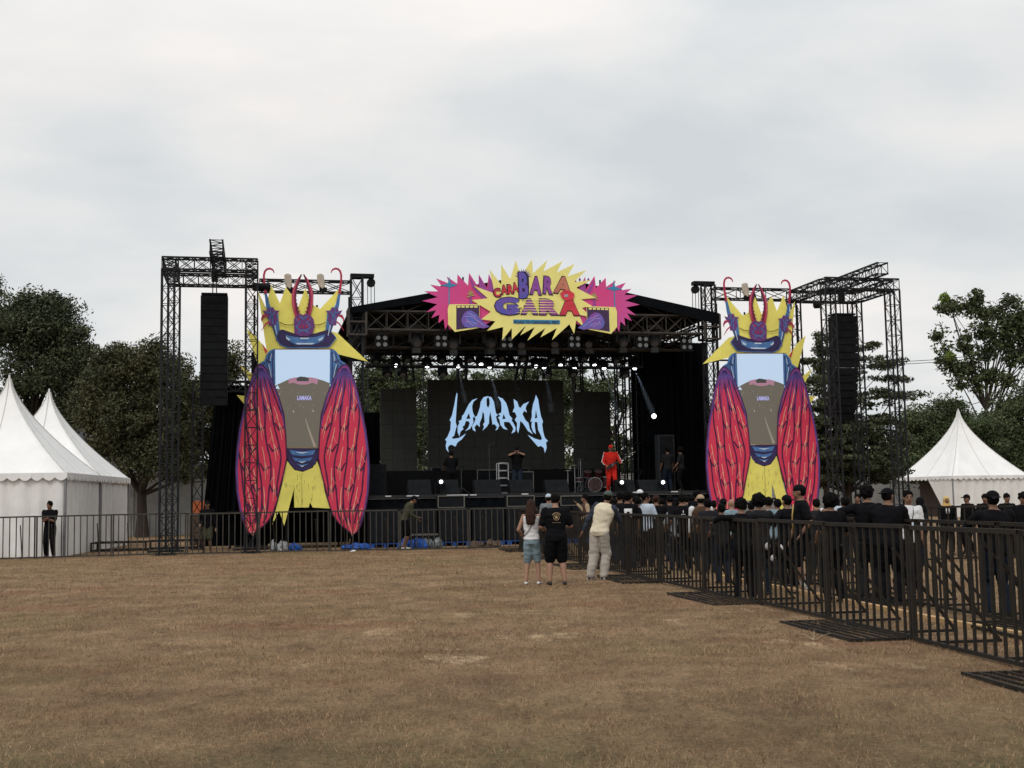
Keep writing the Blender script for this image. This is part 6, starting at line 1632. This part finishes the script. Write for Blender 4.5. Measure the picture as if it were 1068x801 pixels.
p = stage_person('drummer sitting hidden behind the dark red drum kit', 615, 4.6, 480, R(188), hipz=.34, hr=(.12, .24, .50), hl=(-.12, .24, .50), fr=(.12, .16), fl=(-.12, .16), top=BLK, bot=BLK, hair='curly', vox=.022, cat='drummer') if False else None

# crowd: label, px, y of head top, distance, facing, options
G1 = 'spectators standing behind the barriers'
crowd = [
 ('spectator with grey white cap facing the stage behind the couple', 572, 514, 33.5, 0, dict(hair='cap', hairm=LBL, top=GRY)),
 ('man holding his hand to his face in tan long sleeves behind the man in black', 610.5, 514.5, 34, 100, dict(hair='short', top=BROWN, sleevem=TAN, sleeve='long', hr=(-.02, .15, .83), hl=(-.12, .12, .58), face=True)),
 ('spectator with short hair in black just right of the raglan sleeves man', 646.5, 512, 28.5, 5, dict(top=BLK)),
 ('spectator with bushy hair and a white square print on the back of a black tee', 654, 511.5, 26.5, 0, dict(hair='curly', top=BLK, prt=1)),
 ('spectator in black in profile between the bushy hair and the pale blue shirt', 661.5, 513.5, 29.5, 70, dict(top=BLK)),
 ('spectator in a clean white cap close to the deck edge', 667.5, 509.5, 32, 0, dict(hair='cap', hairm=WHT, top=CHAR)),
 ('man in pale blue shirt turning his head to the right', 672.5, 512.5, 27.5, -35, dict(top=LBL, head=(-45, 0))),
 ('spectator with brownish hair in black right of the pale blue shirt', 684, 515, 28.5, -10, dict(hairm=HAIRB, top=BLK, build=1.1)),
 ('spectator in black with a pale collar turned half left', 698.5, 515.5, 29.5, 30, dict(top=BLK, collar=1)),
 ('short spectator in dark clothes between the pale collar and the broad black tee', 704, 518, 31, 0, dict(top=CHAR, hair='cap')),
 ('broad spectator in black tee with a tiny white mark between the shoulders', 711, 514, 26, 0, dict(top=BLK, build=1.25, mark=1)),
 ('tall dark haired spectator behind the long haired one in white sleeves', 727, 510.5, 31, 0, dict(top=BLK, hair='curly')),
 ('long haired spectator in white shirt under a dark waistcoat wearing a cap', 730.5, 514.5, 25.5, 0, dict(hair='cap', hairm=TAN, top=BROWN, sleeve='long', sleevem=WHT, build=1.15)),
 ('spectator in maroon brown behind the right beetle wing tip', 744, 521, 28, -20, dict(top=BROWN)),
 ('bald spectator in denim shirt in front of the right beetle wing', 762.5, 519, 25.5, 0, dict(hair='bald', top=DEN, skin=SKINL)),
 ('black haired man resting both stretched arms along the front barrier', 773, 518, 18.6, -6, dict(hair='curly', top=BLK, sleeve='long', hl=(-.27, .05, .755), hr=(.22, .10, .755), elh=(.5, -.8, .1), lean=8)),
 ('curly long haired spectator in dark top with a hand near the chin', 791, 514.5, 19.4, -20, dict(hair='afro', top=CHAR, hr=(.06, .15, .80), white=1)),
 ('spectator with dark hair in denim jacket behind the curly haired one', 801.5, 517, 23, 0, dict(top=DEN)),
 ('man in black cap and black shirt with a red collar', 821, 514.5, 21, 30, dict(hair='capback', top=BLK, sleeve='long', red=1, hl=(-.24, .12, .74))),
 ('man in black headwrap and black shirt in profile facing left wearing white socks', 835, 503, 19.6, 82, dict(hair='durag', top=BLK, bot=BLK, shorts=True, socks=1, face=True, hr=(.10, .10, .48))),
 ('spectator with a huge round afro in dark clothes', 866, 514, 17.8, 10, dict(hair='afro', top=BLK, bot=BLK)),
 ('small background person in dark clothes seen between the afro and the outstretched arm', 894, 514.5, 31, 160, dict(hair='short', top=CHAR, face=True)),
 ('man in black tee stretching his left arm with a white watch along the rail', 904.5, 504.5, 18.2, -8, dict(hair='curly', top=BLK, hl=(-.38, .10, .775), elh=(.3, -.6, -.4), hr=(.16, .14, .60), watch=1, lean=5)),
 ('man in black cap and black long sleeves leaning right behind the lane barrier', 924, 506.5, 17.4, -28, dict(hair='capback', top=BLK, sleeve='long', build=1.2, hr=(.10, .22, .70), hl=(-.12, .22, .70), head=(-25, 0), lean=6)),
 ('man in white tee with a dark lanyard facing the camera', 946.5, 510, 19.8, 176, dict(top=WHT, bot=BLK, face=True, lanyard=1, hr=(.13, .02, .46), hl=(-.13, .02, .46))),
 ('person in a dark head covering behind the man in white', 959.5, 517, 26, 40, dict(hair='hood', hairm=BLK, top=CHAR)),
 ('woman in mustard headscarf and black jacket before the right white tent', 986.5, 516.5, 30.5, 172, dict(hair='hood', hairm=MUST, top=BLK, sleeve='long', badge=1, face=True)),
 ('man in black cap and black shirt facing left before the right white tent', 1008.5, 514.5, 30.5, 115, dict(hair='cap', top=BLK, sleeve='long', face=True)),
 ('person in black partly hidden by the near cap wearer on the left', 1027, 514, 30, 150, dict(hair='short', top=BLK, sleeve='long', face=True)),
 ('man in black with backwards cap and blue jeans seen from behind at the right', 1035.5, 509.5, 15.4, -2, dict(hair='capback', top=BLK, sleeve='long', bot=DKD, build=1.15, hr=(.12, .24, .66), hl=(-.12, .24, .66), elh=(.9, -.4, -.2), capmark=1)),
 ('man in black facing the camera just right of the near cap wearer', 1049.5, 513.5, 29, 185, dict(hair='short', top=BLK, sleeve='long', face=True)),
 ('man in black at the right picture edge looking left', 1066.5, 512.5, 24, 150, dict(hair='curly', top=BLK, sleeve='long', face=True)),
 ('dark dressed spectator almost hidden by the front barrier near its middle', 752, 524, 22, 10, dict(top=CHAR)),
 ('dark dressed spectator low behind the denim shirt', 783, 522, 24, -10, dict(top=BLK)),
 ('dark dressed spectator between the front barrier and the subwoofers below the drum kit', 690, 519, 33, 0, dict(top=BLK)),
 ('capped spectator in black below the right floor spotlight', 716, 516, 33.5, 0, dict(top=BLK, hair='cap')),
 ('spectator in charcoal with shaggy hair next to the maroon brown one', 738, 519.5, 25, 12, dict(top=CHAR, hair='curly')),
 ('spectator in olive shirt behind the tall dark haired one', 721, 515.5, 32, -15, dict(top=OLV)),
 ('spectator in grey shirt looking down behind the broad black tee', 704, 521.5, 26, 0, dict(top=GRY, head=(0, 25))),
 ('fluffy haired spectator in black near the white cap', 664, 517, 27.5, 0, dict(top=BLK, hair='curly', skin=SKINL)),
 ('spectator in white shirt glimpsed between the pale blue shirt and the brown hair', 679, 518.5, 31, 20, dict(top=WHT)),
 ('dark haired spectator in brown top left of the bushy haired print tee', 641, 519, 30, 15, dict(top=BROWN)),
 ('spectator in black with cap worn backwards left of the bald one', 754, 518.5, 27, -25, dict(top=BLK, hair='capback')),
 ('spectator in black with tied up hair right of the denim jacket', 811, 519.5, 25, 20, dict(top=BLK, hair='bun')),
 ('spectator in charcoal glimpsed left of the big afro', 851, 519, 24, -15, dict(top=CHAR)),
 ('spectator in black glimpsed right of the big afro', 881, 518, 25, 25, dict(top=BLK, hair='curly')),
 ('small background person in pale shirt behind the lane below the right tower', 870, 518.5, 34, 170, dict(top=LBL, face=True)),
]
for (lb, px, yt, Yd, ang, kw) in crowd:
    x, y = at_px(px, Yd); H = Hof(px, yt, Yd); ex = {k: kw.pop(k) for k in list(kw) if k in ('prt', 'collar', 'mark', 'white', 'red', 'socks', 'watch', 'lanyard', 'badge', 'capmark')}
    kw.setdefault('bot', random.choice([BLK, DKD, CHAR])); kw.setdefault('vox', .016 if Yd < 22 else .021)
    if 'hr' not in kw: kw['hr'] = (.14, random.uniform(.02, .16), random.uniform(.44, .6)); 
    if 'hl' not in kw: kw['hl'] = (-.14, random.uniform(.02, .16), random.uniform(.44, .6))
    p = person(lb, x, y, R(ang), H, group=G1, **kw); s = p['s']; U = p['U']
    if 'prt' in ex: q = MB(); q.box(U((0, -.088, .715)), (.17, .012, .19)); o_ = p['part'](q, 'back_print', WHT, raw=True); q = MB(); q.ell(U((0, -.093, .71)), (.035, .006, .045), None, 8, 6); p['part'](q, 'print_figure', BLK, raw=True)
    if 'mark' in ex: q = MB(); q.box(U((0, -.098, .745)), (.016, .012, .09)); q.box(U((0, -.098, .72)), (.09, .012, .014)); p['part'](q, 'back_mark', WHT, raw=True)
    if 'collar' in ex: q = MB(); q.ell(U((0, -.01, .815)), (.085, .06, .02), None, 12, 6); p['part'](q, 'collar', WHT, raw=True)
    if 'red' in ex: q = MB(); q.ell(U((0, -.01, .80)), (.12, .085, .02), None, 12, 6); p['part'](q, 'collar', RED, raw=True)
    if 'white' in ex: q = MB(); q.ell(U((.02, -.075, .76)), (.05, .02, .03), None, 8, 5); p['part'](q, 'back_logo', WHT, raw=True)
    if 'socks' in ex:
        for (h_, k_, a_) in p['legs']: q = MB(); limb(q, [a_.lerp(k_, .02), a_.lerp(k_, .5)], [.042, .050], 10); p['part'](q, 'sock', WHT, raw=True)
        q = MB(); q.tube([U((-.03, .07, .80)), U((-.04, .085, .70)), U((-.04, .085, .55))], .012, 5); p['part'](q, 'front_stripe', MUST, raw=True)
    if 'watch' in ex: a_, el, wr = p['arms'][1]; q = MB(); d = (wr - el).normalized(); q.tube([wr - d * .02, wr + d * .012], .032, 10); p['part'](q, 'wrist_watch', WHT, raw=True)
    if 'lanyard' in ex:
        q = MB()
        for e_ in (-1, 1): q.tube([U((.035 * e_, .045, .825)), U((.03 * e_, .082, .76)), U((0, .088, .655))], .006, 5)
        p['part'](q, 'lanyard', NAVY, raw=True); q = MB(); q.box(U((0, .092, .635)), (.08, .01, .11)); p['part'](q, 'pass_card', LBL, raw=True)
    if 'badge' in ex: q = MB(); q.box(U((0, .088, .735)), (.09, .012, .12)); p['part'](q, 'pass_card', WHT, raw=True)
    if 'capmark' in ex: q = MB(); q.ell(p['hc'] + p['Hd'] @ (Vector((0, -.062, .016)) * s), (.035, .008, .012), p['Hd'], 8, 5); p['part'](q, 'cap_logo', WHT, raw=True)
p0 = G(849, 668)
q = MB()
for a_, l_, h_ in ((.2, .20, .07), (1.3, .14, .10), (2.2, .18, .06), (3.6, .18, .05), (5.0, .12, .08)):
    q.tube([p0, p0 + Vector((math.cos(a_) * l_ * .5, math.sin(a_) * l_ * .5, h_ * .7)), p0 + Vector((math.cos(a_) * l_, math.sin(a_) * l_, h_))], [.005, .004, .002], 5)
tag(q.build('dry_twig', mat('dry_twig', (.34, .27, .17), .8)), 'pale dry branching twig lying on the grass before the front barrier grates', 'twig')
for k, (xx, yy, lb) in enumerate(((368, 575.5, 'small white paper scrap on the grass near the left beetle foot'), (781, 600, 'small white paper scrap in the barrier lane'))):
    p0 = G(xx, yy); q = MB(); q.add([p0 + Vector(v_) for v_ in ((-.09, -.05, .01), (.07, -.06, .02), (.10, .05, .05), (-.06, .06, .015), (0, 0, .06))], [(0, 1, 4), (1, 2, 4), (2, 3, 4), (3, 0, 4), (0, 3, 2, 1)])
    tag(q.build('paper_scrap', WHT), lb, 'litter', 'paper scraps')
# football-like white and black bag at the barrier feet
pz = PY(806, 574, 18.9)
t = thing('bag', 'black and white round patterned bag hanging low behind the front barrier', 'bag', pz - Z * .15, 0)
MB().ell(pz, (.15, .10, .15), None, 14, 10).build('bag_body', BLK, t, True)
q = MB()
for a_ in (0.3, 2.5, 4.6): q.ell(pz + Vector((.11 * math.cos(a_), -.06, .11 * math.sin(a_))), (.045, .05, .06), None, 8, 6)
q.build('white_patches', WHT, t)
MB().tube([pz + Z * .13, pz + Z * .35 + SU * .02], .01, 5).build('strap', BLK, t)
